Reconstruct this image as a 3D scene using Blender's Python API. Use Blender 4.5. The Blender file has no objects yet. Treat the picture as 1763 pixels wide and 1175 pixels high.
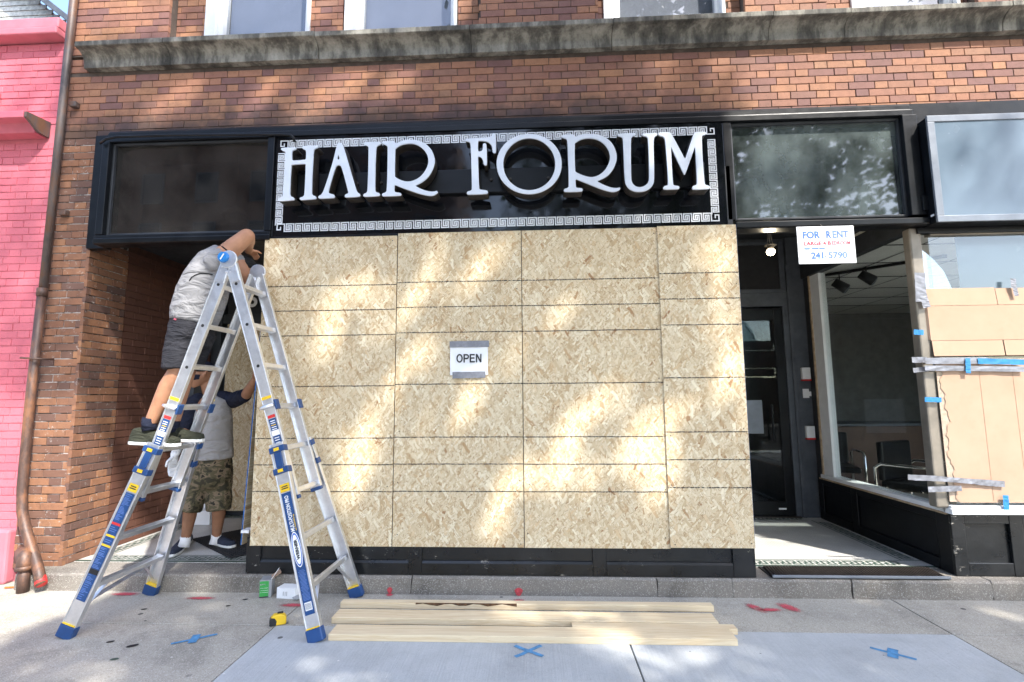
import bpy, bmesh, math, random
import numpy as np
from mathutils import Vector, Matrix
random.seed(7)
S = bpy.context.scene
COL = S.collection
# ------------------------------------------------------------------ camera
RX = Vector((0.99877694, 0.04874638, -0.00827128))
UX = Vector((0.01374354, -0.11301831, 0.99349785))
FX = Vector((-0.04749461, 0.99239642, 0.11355003))
FPX, CX, CY, CAMH = 860.0, 881.5, 587.5, 1.445
cd = bpy.data.cameras.new('camera'); cam = bpy.data.objects.new('camera', cd); COL.objects.link(cam)
cd.sensor_width = 36.0; cd.lens = FPX / 1763.0 * 36.0; cd.clip_start = 0.05; cd.clip_end = 2000
cam.matrix_world = Matrix(((RX.x, UX.x, -FX.x, 0), (RX.y, UX.y, -FX.y, 0), (RX.z, UX.z, -FX.z, CAMH), (0, 0, 0, 1)))
S.camera = cam
# ------------------------------------------------------------------ sky and sun
SUN_A, SUN_B = 0.80, 1.50                      # light travels along (-A, 1, -B)
ldir = Vector((-SUN_A, 1.0, -SUN_B)).normalized()
w = bpy.data.worlds.new('World'); S.world = w; w.use_nodes = True
wn = w.node_tree.nodes; wl = w.node_tree.links
sky = wn.new('ShaderNodeTexSky'); sky.sky_type = 'NISHITA'; sky.sun_disc = False
sky.sun_elevation = math.asin(-ldir.z); sky.sun_rotation = math.atan2(SUN_A, -1.0)
sky.air_density = 1.0; sky.dust_density = 1.5; sky.ozone_density = 1.0
wl.new(sky.outputs[0], wn['Background'].inputs[0]); wn['Background'].inputs[1].default_value = 0.15
sd = bpy.data.lights.new('sun', 'SUN'); sd.energy = 2.4; sd.angle = math.radians(1.0); sd.color = (1.0, 0.95, 0.87)
so = bpy.data.objects.new('sun', sd); COL.objects.link(so)
so.rotation_euler = ldir.to_track_quat('-Z', 'Y').to_euler(); so.location = (6, -8, 14)
S.view_settings.view_transform = 'Standard'; S.view_settings.look = 'None'
S.view_settings.exposure = 2.0; S.view_settings.gamma = 1.0; S.view_settings.use_curve_mapping = False

# ------------------------------------------------------------------ helpers
def at(px, py, Y):
    "world point seen at photo pixel (px,py) on the vertical plane y = Y"
    d = RX * (px - CX) - UX * (py - CY) + FX * FPX
    t = Y / d.y
    return Vector((d.x * t, Y, CAMH + d.z * t))
def on(px, py, Z):
    "world point seen at photo pixel (px,py) on the level z = Z"
    d = RX * (px - CX) - UX * (py - CY) + FX * FPX
    t = (Z - CAMH) / d.z
    return Vector((d.x * t, d.y * t, Z))
def seen(P):
    d = Vector(P) - Vector((0, 0, CAMH)); k = d.dot(FX)
    if k <= 0.1: return None
    return CX + FPX * d.dot(RX) / k, CY - FPX * d.dot(UX) / k

def tag(o, label=None, cat=None, group=None, kind=None):
    if label: o['label'] = label
    if cat: o['category'] = cat
    if group: o['group'] = group
    if kind: o['kind'] = kind
    return o
def empty(name, loc=(0, 0, 0), label=None, cat=None, group=None, parent=None):
    o = bpy.data.objects.new(name, None); COL.objects.link(o); o.location = loc
    o.empty_display_size = 0.1
    if parent: o.parent = parent
    return tag(o, label, cat, group)
def link(name, me, mat=None, parent=None, smooth=False):
    o = bpy.data.objects.new(name, me); COL.objects.link(o)
    if mat is not None and len(me.materials) == 0: me.materials.append(mat)
    if smooth:
        for p in me.polygons: p.use_smooth = True
    if parent:
        o.parent = parent
        bw = parent_world(parent)
        o.matrix_parent_inverse = bw.inverted()
    return o
def parent_world(p):
    m = Matrix.LocRotScale(p.location, p.rotation_euler, p.scale)
    if p.parent: m = parent_world(p.parent) @ p.matrix_parent_inverse @ m
    return m

class MB:
    "collects shapes and links them as one mesh"
    def __init__(s): s.v = []; s.f = []
    def add(s, vs, fs):
        n = len(s.v); s.v += [tuple(v) for v in vs]; s.f += [tuple(i + n for i in f) for f in fs]; return s
    def box(s, x0, x1, y0, y1, z0, z1):
        return s.add([(x0,y0,z0),(x1,y0,z0),(x1,y1,z0),(x0,y1,z0),(x0,y0,z1),(x1,y0,z1),(x1,y1,z1),(x0,y1,z1)],
            [(0,3,2,1),(4,5,6,7),(0,1,5,4),(1,2,6,5),(2,3,7,6),(3,0,4,7)])
    def obox(s, p0, p1, w, d, up=(0, 1, 0), taper=1.0, off=(0, 0)):
        "box along p0-p1; d measured along up, w across"
        p0, p1 = Vector(p0), Vector(p1); a = (p1 - p0).normalized()
        u = Vector(up); u = (u - a * u.dot(a)).normalized(); r = a.cross(u)
        p0 = p0 + r * off[0] + u * off[1]; p1 = p1 + r * off[0] + u * off[1]
        vs = []
        for p, k in ((p0, 1.0), (p1, taper)):
            for sx, sy in ((-1,-1),(1,-1),(1,1),(-1,1)): vs.append(p + r * (sx * w / 2 * k) + u * (sy * d / 2 * k))
        return s.add(vs, [(0,1,2,3),(7,6,5,4),(0,4,5,1),(1,5,6,2),(2,6,7,3),(3,7,4,0)])
    def tube(s, pts, r, n=10, caps=True):
        pts = [Vector(p) for p in pts]; rs = r if isinstance(r, (list, tuple)) else [r] * len(pts)
        prev = None; base = len(s.v); vs = []; fs = []
        for i, p in enumerate(pts):
            if i == 0: t = pts[1] - pts[0]
            elif i == len(pts) - 1: t = pts[-1] - pts[-2]
            else: t = (pts[i+1] - pts[i]).normalized() + (pts[i] - pts[i-1]).normalized()
            t.normalize()
            if prev is None:
                prev = t.orthogonal().normalized()
            prev = (prev - t * prev.dot(t)).normalized(); q = t.cross(prev)
            for k in range(n):
                a = 2 * math.pi * k / n; vs.append(p + (prev * math.cos(a) + q * math.sin(a)) * rs[i])
        for i in range(len(pts) - 1):
            for k in range(n):
                a, b = i * n + k, i * n + (k + 1) % n; fs.append((a, b, b + n, a + n))
        if caps: fs += [tuple(reversed(range(n))), tuple(range((len(pts)-1)*n, len(pts)*n))]
        return s.add(vs, fs)
    def prism(s, poly, y0, y1):
        "polygon in XZ swept in y"
        n = len(poly)
        return s.add([(x, y0, z) for x, z in poly] + [(x, y1, z) for x, z in poly],
            [tuple(range(n)), tuple(reversed(range(n, 2*n)))] + [(i, i+n, (i+1) % n + n, (i+1) % n) for i in range(n)])
    def sweepx(s, prof, x0, x1):
        "profile in YZ swept in x"
        n = len(prof)
        return s.add([(x0, y, z) for y, z in prof] + [(x1, y, z) for y, z in prof],
            [tuple(range(n)), tuple(reversed(range(n, 2*n)))] + [(i, i+n, (i+1) % n + n, (i+1) % n) for i in range(n)])
    def disc(s, c, axis, r, h, n=16, r2=None):
        c = Vector(c); a = Vector(axis).normalized()
        return s.tube([c, c + a * h], [r, r if r2 is None else r2], n)
    def sphere(s, c, r, n=10, m=7, sc=(1, 1, 1)):
        c = Vector(c); vs = [c + Vector((0, 0, -r*sc[2]))]; fs = []
        for i in range(1, m):
            ph = -math.pi/2 + math.pi * i / m
            for k in range(n):
                a = 2*math.pi*k/n
                vs.append(c + Vector((r*sc[0]*math.cos(ph)*math.cos(a), r*sc[1]*math.cos(ph)*math.sin(a), r*sc[2]*math.sin(ph))))
        vs.append(c + Vector((0, 0, r*sc[2]))); L = len(vs) - 1
        for k in range(n):
            fs.append((0, 1 + (k+1) % n, 1 + k)); fs.append((L, 1 + (m-2)*n + k, 1 + (m-2)*n + (k+1) % n))
            for i in range(m-2):
                a, b = 1 + i*n + k, 1 + i*n + (k+1) % n; fs.append((a, b, b+n, a+n))
        return s.add(vs, fs)
    def mesh(s, name='m'):
        me = bpy.data.meshes.new(name); me.from_pydata(s.v, [], s.f); me.validate(); 
        bm = bmesh.new(); bm.from_mesh(me); bmesh.ops.recalc_face_normals(bm, faces=bm.faces); bm.to_mesh(me); bm.free()
        return me
    def build(s, name, mat, parent=None, bevel=0, smooth=False, seg=2):
        me = s.mesh(name)
        o = link(name, me, mat, parent, smooth)
        if bevel:
            m = o.modifiers.new('bevel', 'BEVEL'); m.width = bevel; m.segments = seg; m.limit_method = 'ANGLE'; m.angle_limit = math.radians(40)
        return o

# ------------------------------------------------------------------ materials
class NB:
    def __init__(s, name, rough=0.6, metal=0.0, spec=0.5):
        s.m = bpy.data.materials.new(name); s.m.use_nodes = True; s.t = s.m.node_tree; s.N = s.t.nodes
        s.b = s.N['Principled BSDF']; s.out = s.N['Material Output']
        s.b.inputs['Roughness'].default_value = rough; s.b.inputs['Metallic'].default_value = metal
        s.b.inputs['Specular IOR Level'].default_value = spec
    def set(s, sock, v):
        if hasattr(v, 'is_output'): s.t.links.new(v, sock)
        elif isinstance(v, (tuple, list)) and sock.type == 'RGBA': sock.default_value = tuple(v) + ((1,) if len(v) == 3 else ())
        else: sock.default_value = v
    def tex(s, kind='obj'):
        if kind == 'world': return s.N.new('ShaderNodeNewGeometry').outputs['Position']
        return s.N.new('ShaderNodeTexCoord').outputs['Object' if kind == 'obj' else 'Generated']
    def map(s, vec, scale=(1, 1, 1), rot=(0, 0, 0), loc=(0, 0, 0)):
        n = s.N.new('ShaderNodeMapping'); s.set(n.inputs['Vector'], vec); s.set(n.inputs['Location'], loc)
        n.inputs['Rotation'].default_value = rot; n.inputs['Scale'].default_value = scale; return n.outputs[0]
    def noise(s, vec, scale=5, detail=4, rough=0.6, dist=0.0, col=False):
        n = s.N.new('ShaderNodeTexNoise'); s.set(n.inputs['Vector'], vec); n.inputs['Scale'].default_value = scale
        n.inputs['Detail'].default_value = detail; n.inputs['Roughness'].default_value = rough; n.inputs['Distortion'].default_value = dist
        return n.outputs['Color' if col else 'Fac']
    def vor(s, vec, scale=5, metric='EUCLIDEAN', feature='F1', rnd=1.0):
        n = s.N.new('ShaderNodeTexVoronoi'); s.set(n.inputs['Vector'], vec); n.inputs['Scale'].default_value = scale
        n.distance = metric; n.feature = feature; n.inputs['Randomness'].default_value = rnd; return n
    def math(s, op, a, b=0.0, c=None, clamp=False):
        n = s.N.new('ShaderNodeMath'); n.operation = op; s.set(n.inputs[0], a); s.set(n.inputs[1], b); n.use_clamp = clamp
        if c is not None: s.set(n.inputs[2], c)
        return n.outputs[0]
    def step(s, v, lo, hi):
        n = s.N.new('ShaderNodeMapRange'); n.interpolation_type = 'SMOOTHSTEP'; s.set(n.inputs[0], v); s.set(n.inputs[1], lo); s.set(n.inputs[2], hi)
        n.inputs[3].default_value = 0; n.inputs[4].default_value = 1; return n.outputs[0]
    def ramp(s, fac, stops, const=False):
        n = s.N.new('ShaderNodeValToRGB'); s.set(n.inputs[0], fac); r = n.color_ramp
        if const: r.interpolation = 'CONSTANT'
        while len(r.elements) < len(stops): r.elements.new(0.5)
        for e, (p, c) in zip(r.elements, stops): e.position = p; e.color = tuple(c) + (1,)
        return n.outputs[0]
    def mix(s, fac, a, b, mode='MIX'):
        n = s.N.new('ShaderNodeMix'); n.data_type = 'RGBA'; n.blend_type = mode
        s.set(n.inputs[0], fac); s.set(n.inputs[6], a); s.set(n.inputs[7], b); return n.outputs[2]
    def xyz(s, vec):
        n = s.N.new('ShaderNodeSeparateXYZ'); s.set(n.inputs[0], vec); return n.outputs
    def vec(s, x, y, z):
        n = s.N.new('ShaderNodeCombineXYZ'); s.set(n.inputs[0], x); s.set(n.inputs[1], y); s.set(n.inputs[2], z); return n.outputs[0]
    def rand(s):
        a = s.N.new('ShaderNodeObjectInfo').outputs['Random']; g = s.N.new('ShaderNodeNewGeometry').outputs['Random Per Island']
        return s.math('FRACT', s.math('ADD', a, g))
    def col(s, c): s.set(s.b.inputs['Base Color'], c); return s
    def ro(s, c): s.set(s.b.inputs['Roughness'], c); return s
    def bump(s, h, strength=0.3, dist=0.002):
        n = s.N.new('ShaderNodeBump'); s.set(n.inputs['Height'], h); n.inputs['Strength'].default_value = strength; n.inputs['Distance'].default_value = dist
        s.t.links.new(n.outputs[0], s.b.inputs['Normal']); return s

def plain(name, c, rough=0.6, metal=0.0, var=0.12, scale=6.0, bump=0.15, spec=0.5):
    "a paint or plastic with slight mottling, dirt and grain"
    n = NB(name, rough, metal, spec); p = n.tex('world')
    f = n.noise(p, scale, 3, 0.65)
    d = tuple(max(0, v * (1 - var * 1.6)) for v in c); l = tuple(min(1, v * (1 + var)) for v in c)
    n.col(n.ramp(f, [(0.3, d), (0.7, l)]))
    n.ro(n.math('ADD', n.math('MULTIPLY', n.noise(p, scale * 3, 2), 0.25), rough - 0.12, clamp=True))
    if bump: n.bump(n.noise(p, scale * 25, 1), bump, 0.0015)
    return n.m
def glass(name, tint=(0.9, 0.95, 0.95), refl=0.12, rough=0.0, dirt=0.0, dirtcol=(0.35, 0.36, 0.34)):
    n = NB(name); N, t = n.N, n.t
    tr = N.new('ShaderNodeBsdfTransparent'); tr.inputs[0].default_value = tint + (1,)
    gl = N.new('ShaderNodeBsdfGlossy'); gl.inputs['Roughness'].default_value = rough
    lw = N.new('ShaderNodeLayerWeight'); lw.inputs[0].default_value = 0.5
    fz = n.math('MULTIPLY_ADD', n.math('POWER', lw.outputs['Facing'], 4.0), 0.85, 0.03 + refl)
    mx = N.new('ShaderNodeMixShader')
    t.links.new(fz, mx.inputs[0]); t.links.new(tr.outputs[0], mx.inputs[1]); t.links.new(gl.outputs[0], mx.inputs[2])
    o = mx.outputs[0]
    if dirt:
        df = N.new('ShaderNodeBsdfDiffuse'); df.inputs[0].default_value = dirtcol + (1,)
        p = n.tex('world'); f = n.noise(n.map(p, (1.4, 1, 1.0)), 2.2, 4, 0.6)
        sp = n.step(n.vor(p, 95).outputs['Distance'], 0.10, 0.03)
        sp = n.math('MULTIPLY', sp, n.step(n.noise(p, 9, 2), 0.52, 0.62))
        fac = n.math('ADD', n.math('MULTIPLY', n.step(f, 0.15, 0.85), dirt), n.math('MULTIPLY', sp, 0.35), clamp=True)
        m2 = N.new('ShaderNodeMixShader'); t.links.new(fac, m2.inputs[0]); t.links.new(o, m2.inputs[1]); t.links.new(df.outputs[0], m2.inputs[2]); o = m2.outputs[0]
    t.links.new(o, n.out.inputs[0])
    return n.m

MT = {}
def brick_mat(name, stops, dirt=0.35, soot=False, white=0.0, dust=0.0):
    n = NB(name, 0.75, 0, 0.35); r = n.rand(); wp = n.tex('world')
    c = n.mix(dust, n.ramp(r, stops), (0.26, 0.185, 0.14))
    c = n.mix(n.math('MULTIPLY', n.step(n.noise(wp, 14, 5, 0.7), 0.35, 0.75), dirt), c, (0.13, 0.065, 0.045))
    c = n.mix(n.math('MULTIPLY', n.step(n.noise(wp, 70, 3, 0.6), 0.55, 0.75), 0.35), c, (0.06, 0.035, 0.03))
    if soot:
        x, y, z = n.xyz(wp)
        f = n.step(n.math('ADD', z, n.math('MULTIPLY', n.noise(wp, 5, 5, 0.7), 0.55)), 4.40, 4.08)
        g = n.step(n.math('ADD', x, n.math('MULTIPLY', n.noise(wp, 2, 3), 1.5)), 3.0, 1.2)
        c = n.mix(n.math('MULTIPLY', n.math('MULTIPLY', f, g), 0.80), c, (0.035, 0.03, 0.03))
    if white:
        k = n.math('MULTIPLY', n.step(n.noise(wp, 26, 5, 0.75), 0.60, 0.68), white)
        c = n.mix(k, c, (0.55, 0.53, 0.50))
    n.col(c); n.bump(n.noise(wp, 160, 4, 0.7), 0.5, 0.002); return n.m
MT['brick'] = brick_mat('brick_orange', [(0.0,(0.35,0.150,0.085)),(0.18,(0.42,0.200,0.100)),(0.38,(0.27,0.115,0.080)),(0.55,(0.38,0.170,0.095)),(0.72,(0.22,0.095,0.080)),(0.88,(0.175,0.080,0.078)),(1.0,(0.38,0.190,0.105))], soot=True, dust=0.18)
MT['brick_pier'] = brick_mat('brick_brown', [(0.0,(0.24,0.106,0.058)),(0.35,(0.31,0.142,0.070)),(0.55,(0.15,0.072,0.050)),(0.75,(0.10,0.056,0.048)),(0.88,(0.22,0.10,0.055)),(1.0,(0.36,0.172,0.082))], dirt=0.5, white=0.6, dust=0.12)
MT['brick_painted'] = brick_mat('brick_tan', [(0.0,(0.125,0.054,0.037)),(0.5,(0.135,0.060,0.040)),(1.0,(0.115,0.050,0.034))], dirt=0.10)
MT['brick_pink'] = brick_mat('brick_pink', [(0.0,(0.57,0.145,0.185)),(0.5,(0.61,0.165,0.205)),(1.0,(0.53,0.13,0.17))], dirt=0.10, white=0.10)
def mortar(name, c, white=0.0):
    n = NB(name, 0.9); p = n.tex('world')
    k = n.ramp(n.noise(p, 12, 5, 0.7), [(0.3, tuple(v*0.55 for v in c)), (0.7, tuple(v*1.2 for v in c))])
    if white: k = n.mix(n.math('MULTIPLY', n.step(n.noise(p, 7, 4, 0.75), 0.42, 0.62), white), k, (0.62, 0.60, 0.57))
    n.col(k); n.bump(n.noise(p, 220, 3), 0.6, 0.002); return n.m
MT['mortar'] = mortar('mortar_dark', (0.10, 0.075, 0.06))
MT['mortar_pier'] = mortar('mortar_white_stained', (0.06, 0.05, 0.043), 0.8)
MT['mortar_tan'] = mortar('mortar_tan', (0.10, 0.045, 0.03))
MT['pink'] = plain('pink_paint', (0.55, 0.16, 0.20), 0.6, var=0.10, scale=4, bump=0.4)
MT['pinkdark'] = plain('pink_metal_paint', (0.50, 0.12, 0.16), 0.45, var=0.12, scale=4)
def stone():
    n = NB('cornice_limestone', 0.85); p = n.tex('world')
    f = n.math('ADD', n.math('MULTIPLY', n.noise(n.map(p, (2.2, 2.2, 0.9)), 2.6, 5, 0.68), 0.8), n.math('MULTIPLY', n.noise(n.map(p, (14, 14, 1.2)), 1.0, 3, 0.6), 0.22))
    c = n.ramp(f, [(0.38,(0.040,0.039,0.034)),(0.50,(0.13,0.122,0.104)),(0.57,(0.25,0.238,0.20)),(0.70,(0.37,0.35,0.30))])
    c = n.mix(n.math('MULTIPLY', n.step(n.noise(p, 60, 4), 0.5, 0.7), 0.3), c, (0.10, 0.09, 0.075))
    n.col(c); n.bump(n.noise(p, 90, 5, 0.7), 0.5, 0.004); return n.m
MT['stone'] = stone()
def concrete(name, c, speck=0.4, warm=0.0, broom=False, stain=0.4):
    n = NB(name, 0.9, 0, 0.25); p = n.tex('world')
    k = n.ramp(n.noise(p, 1.8, 5, 0.7, 0.4), [(0.28, tuple(v*(1-stain) for v in c)), (0.5, c), (0.75, tuple(min(1, v*1.15) for v in c))])
    v = n.vor(p, 210); k = n.mix(n.math('MULTIPLY', n.step(n.xyz(v.outputs['Color'])[0], 0.72, 0.95), speck), k, (0.12, 0.11, 0.10))
    k = n.mix(n.math('MULTIPLY', n.step(n.xyz(v.outputs['Color'])[1], 0.80, 0.97), speck), k, (0.70, 0.68, 0.63))
    k = n.mix(n.math('MULTIPLY', n.step(n.noise(p, 38, 5, 0.75), 0.58, 0.72), 0.35), k, tuple(v*0.45 for v in c))
    # rust brown streaks and grey drips of an old pavement
    if warm: k = n.mix(n.math('MULTIPLY', n.step(n.noise(n.map(p, (1.6, 0.5, 1), (0, 0, -0.7)), 1.9, 6, 0.7), 0.60, 0.78), warm), k, (0.45, 0.32, 0.18))
    v2 = n.vor(n.map(p, (1, 1, 0.2)), 4.5); gum = n.math('MULTIPLY', n.step(v2.outputs['Distance'], 0.085, 0.06), n.step(n.xyz(v2.outputs['Color'])[0], 0.62, 0.66))
    k = n.mix(n.math('MULTIPLY', gum, 0.85), k, (0.05, 0.05, 0.052))
    v3 = n.vor(n.map(p, (1, 1, 0.2)), 13); g3 = n.math('MULTIPLY', n.step(v3.outputs['Distance'], 0.10, 0.05), n.step(n.xyz(v3.outputs['Color'])[1], 0.80, 0.83))
    k = n.mix(n.math('MULTIPLY', g3, 0.7), k, n.ramp(n.xyz(v3.outputs['Color'])[2], [(0.0,(0.06,0.06,0.06)),(0.7,(0.10,0.09,0.08)),(0.72,(0.75,0.73,0.69))], True))
    h = n.noise(p, 180, 3, 0.7)
    if broom:
        bn = n.noise(n.map(p, (95, 2.0, 1), (0, 0, 0.05)), 1.0, 4, 0.6)
        k = n.mix(n.math('MULTIPLY', n.step(bn, 0.35, 0.7), 0.22), k, tuple(v*0.7 for v in c)); h = n.math('ADD', n.math('MULTIPLY', bn, 1.5), h)
    n.col(k); n.bump(h, 0.55, 0.003); return n.m
MT['concrete_old'] = concrete('concrete_old', (0.385, 0.358, 0.305), 0.38, 0.38)
MT['concrete_new'] = concrete('concrete_new', (0.43, 0.445, 0.45), 0.12, 0.0, True, 0.2)
MT['concrete_step'] = concrete('concrete_step', (0.205, 0.185, 0.160), 0.35, 0.12, False, 0.5)
MT['asphalt'] = concrete('asphalt', (0.055, 0.055, 0.056), 0.5, 0.0)
MT['joint'] = plain('joint_dirt', (0.07, 0.065, 0.055), 0.95, scale=20)
MT['black'] = plain('black_gloss_paint', (0.006, 0.007, 0.009), 0.36, var=0.3, scale=5, bump=0.2, spec=0.28)
MT['blackworn'] = None
def worn():
    n = NB('black_worn_paint', 0.38); p = n.tex('world')
    f = n.math('MULTIPLY', n.step(n.noise(n.map(p, (1, 1, 2.2)), 11, 5, 0.8), 0.61, 0.65), n.step(n.noise(p, 2.4, 3), 0.48, 0.60))
    k = n.mix(n.step(n.noise(p, 5, 5), 0.4, 0.8), (0.005, 0.006, 0.007), (0.013, 0.014, 0.016))
    n.col(n.mix(f, k, (0.36, 0.33, 0.28))); n.bump(n.math('SUBTRACT', n.noise(p, 40, 4), f), 0.4, 0.002)
    n.ro(n.math('ADD', 0.12, n.math('MULTIPLY', n.noise(p, 9, 3), 0.40))); return n.m
MT['blackworn'] = worn()
MT['panel'] = plain('sign_panel_black_glass', (0.006, 0.007, 0.009), 0.07, var=0.2, scale=3, bump=0.0)
MT['trimgrey'] = plain('grey_door_paint', (0.075, 0.085, 0.10), 0.5, var=0.2)
MT['greydark'] = plain('dark_grey_paint', (0.03, 0.033, 0.038), 0.5, var=0.2)
MT['dark'] = plain('dark_interior', (0.02, 0.02, 0.022), 0.8)
MT['cream'] = plain('white_window_paint', (0.82, 0.83, 0.83), 0.45, var=0.04, scale=8)
MT['white'] = plain('white_paint', (0.80, 0.80, 0.80), 0.5, var=0.05)
MT['bronze'] = plain('bronze_metal', (0.24, 0.21, 0.17), 0.42, 0.25, var=0.15)
MT['woodraw'] = plain('raw_wood_edge', (0.42, 0.31, 0.20), 0.7, var=0.25, scale=20)
MT['letter'] = plain('white_letter_face', (0.66, 0.71, 0.78), 0.4, var=0.05, scale=5, bump=0.05)
MT['letterside'] = plain('letter_return_dark', (0.035, 0.028, 0.022), 0.5, var=0.4, scale=20)
MT['key'] = plain('white_key_print', (0.70, 0.72, 0.74), 0.5, var=0.05)
MT['pipe'] = None
def rust(name, base, amt):
    n = NB(name, 0.5, 0.0); p = n.tex('world')
    f = n.noise(n.map(p, (1, 1, 0.5)), 7, 7, 0.72)
    c = n.ramp(f, [(0.3, tuple(v*0.4 for v in base)), (0.48, base), (0.60, (0.26*amt+0.03, 0.10*amt+0.025, 0.04*amt+0.02)), (0.8, (0.33*amt+0.04, 0.17*amt+0.03, 0.08*amt+0.025))])
    n.col(c); n.bump(n.noise(p, 60, 5, 0.7), 0.4, 0.003); return n.m
MT['pipe'] = rust('rusty_pipe', (0.085, 0.048, 0.036), 0.65)
MT['pipetop'] = rust('brown_pipe', (0.085, 0.065, 0.06), 0.35)
def osb():
    n = NB('osb_board', 0.75, 0, 0.3); o = n.tex('obj'); r = n.N.new('ShaderNodeObjectInfo').outputs['Random']
    x, y, z = n.xyz(o)
    base = n.vec(n.math('ADD', x, n.math('MULTIPLY', r, 37.0)), n.math('ADD', z, n.math('MULTIPLY', r, 11.0)), 0.0)
    wob = n.noise(base, 26, 1, 0.5, 0, True)
    va = n.N.new('ShaderNodeVectorMath'); va.operation = 'MULTIPLY_ADD'; n.set(va.inputs[0], wob); va.inputs[1].default_value = (0.020,)*3; n.set(va.inputs[2], base)
    base = va.outputs[0]
    stops = [(0.0,(0.63,0.53,0.37)),(0.2,(0.73,0.64,0.48)),(0.36,(0.54,0.42,0.27)),(0.50,(0.80,0.73,0.575)),(0.64,(0.66,0.55,0.39)),(0.76,(0.49,0.36,0.215)),(0.86,(0.71,0.61,0.445)),(0.965,(0.62,0.47,0.30)),(0.99,(0.47,0.32,0.18)),(1.0,(0.34,0.19,0.10))]
    c = n.ramp(n.noise(base, 60, 1), [(0.3,(0.45,0.32,0.18)),(0.7,(0.66,0.53,0.35))]); h = 0.0
    ang = [0.3, 1.25, -0.5, 1.9, 0.75, -1.1, 1.55, 2.35, 1.0]
    for k, a in enumerate(ang):
        sc = [(6, 22), (7.5, 28), (9, 36), (6, 25), (8.5, 32), (10, 42), (6.5, 27), (8, 40), (7.5, 32)][k]
        m = n.map(n.map(base, (1, 1, 1), (0, 0, a)), (sc[0], sc[1], 1), (0, 0, 0), (k * 3.7, k * 1.9, 0))
        v = n.vor(m, 1.0, 'CHEBYCHEV'); v.voronoi_dimensions = '2D'
        d = v.outputs['Distance']; cr, cg, cb = n.xyz(v.outputs['Color'])
        lim = n.math('ADD', 0.06 if k > 5 else 0.14, n.math('MULTIPLY', cg, 0.34))
        dl = n.math('SUBTRACT', d, lim)
        mask = n.step(dl, 0.012, -0.012)
        edge = n.math('MULTIPLY', n.step(dl, 0.045, 0.0), 0.55)
        c = n.mix(edge, c, (0.30, 0.185, 0.095))
        c = n.mix(mask, c, n.ramp(cr, stops))
    for k, a in enumerate((0.9, -0.7, 1.7)):
        m = n.map(n.map(base, (1, 1, 1), (0, 0, a)), (22, 150, 1), (0, 0, 0), (k * 5.1, k * 2.3, 0))
        v = n.vor(m, 1.0, 'CHEBYCHEV'); v.voronoi_dimensions = '2D'; cr, cg, cb = n.xyz(v.outputs['Color'])
        mk = n.math('MULTIPLY', n.step(v.outputs['Distance'], 0.32, 0.22), n.step(cr, 0.80, 0.83))
        c = n.mix(n.math('MULTIPLY', mk, n.math('MULTIPLY_ADD', cg, 0.6, 0.25)), c, n.ramp(cb, [(0.0,(0.22,0.12,0.06)),(0.5,(0.40,0.26,0.14)),(0.75,(0.80,0.71,0.55))]))
    g = n.noise(n.map(base, (1, 1, 1), (0, 0, 0.6)), 190, 2, 0.6)
    c = n.mix(n.math('MULTIPLY', n.step(g, 0.48, 0.72), 0.14), c, (0.37, 0.24, 0.12))
    c = n.mix(1.0, c, n.ramp(r, [(0.0,(0.92,0.90,0.83)),(0.5,(0.98,0.955,0.88)),(1.0,(0.95,0.92,0.83))]), 'MULTIPLY')
    n.col(c); n.bump(g, 0.25, 0.002); return n.m
MT['osb'] = osb()
MT['osbedge'] = plain('osb_blue_edge', (0.02, 0.12, 0.36), 0.7, var=0.3, scale=30)
def chalk():
    n = NB('chalk_line', 0.9); p = n.tex('world'); N = n.N
    n.col((0.03, 0.03, 0.035)); tr = N.new('ShaderNodeBsdfTransparent'); mx = N.new('ShaderNodeMixShader')
    n.t.links.new(n.step(n.noise(p, 120, 3, 0.7), 0.36, 0.56), mx.inputs[0]); n.t.links.new(tr.outputs[0], mx.inputs[1]); n.t.links.new(n.b.outputs[0], mx.inputs[2])
    n.t.links.new(mx.outputs[0], n.out.inputs[0]); return n.m
MT['chalk'] = chalk()
def spray(name, c, dens=(0.05, 0.75)):
    "paint sprayed through an aerosol: speckled towards the rim of its mesh"
    n = NB(name, 0.8); N = n.N; p = n.tex('world'); n.col(c)
    g = n.tex('gen'); x, y, z = n.xyz(g)
    dx = n.math('SUBTRACT', n.math('MULTIPLY', x, 2.0), 1.0); dy = n.math('SUBTRACT', n.math('MULTIPLY', y, 2.0), 1.0); dz = n.math('SUBTRACT', n.math('MULTIPLY', z, 2.0), 1.0)
    rr = n.math('ADD', n.math('ADD', n.math('MULTIPLY', dx, dx), n.math('MULTIPLY', dy, dy)), 0.0)
    f = n.math('SUBTRACT', n.math('MULTIPLY_ADD', n.noise(p, 130, 3, 0.75), 1.2, 0.15), n.math('MULTIPLY', rr, 0.75))
    tr = N.new('ShaderNodeBsdfTransparent'); mx = N.new('ShaderNodeMixShader')
    n.t.links.new(n.math('MULTIPLY', n.step(f, dens[0], dens[1]), 0.8), mx.inputs[0]); n.t.links.new(tr.outputs[0], mx.inputs[1]); n.t.links.new(n.b.outputs[0], mx.inputs[2])
    n.t.links.new(mx.outputs[0], n.out.inputs[0]); return n.m
MT['spray_red'] = spray('red_spray_paint', (0.58, 0.07, 0.10))
def alu():
    n = NB('aluminium', 0.32, 0.95); p = n.tex('world')
    n.col(n.ramp(n.noise(p, 12, 6, 0.7), [(0.3,(0.68,0.69,0.71)),(0.7,(0.86,0.87,0.89))]))
    n.ro(n.math('ADD', 0.28, n.math('MULTIPLY', n.noise(p, 30, 4), 0.28))); n.bump(n.noise(p, 120, 3), 0.08, 0.001); return n.m
MT['alu'] = alu()
MT['chrome'] = plain('chrome', (0.8, 0.8, 0.82), 0.15, 1.0, bump=0)
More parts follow.
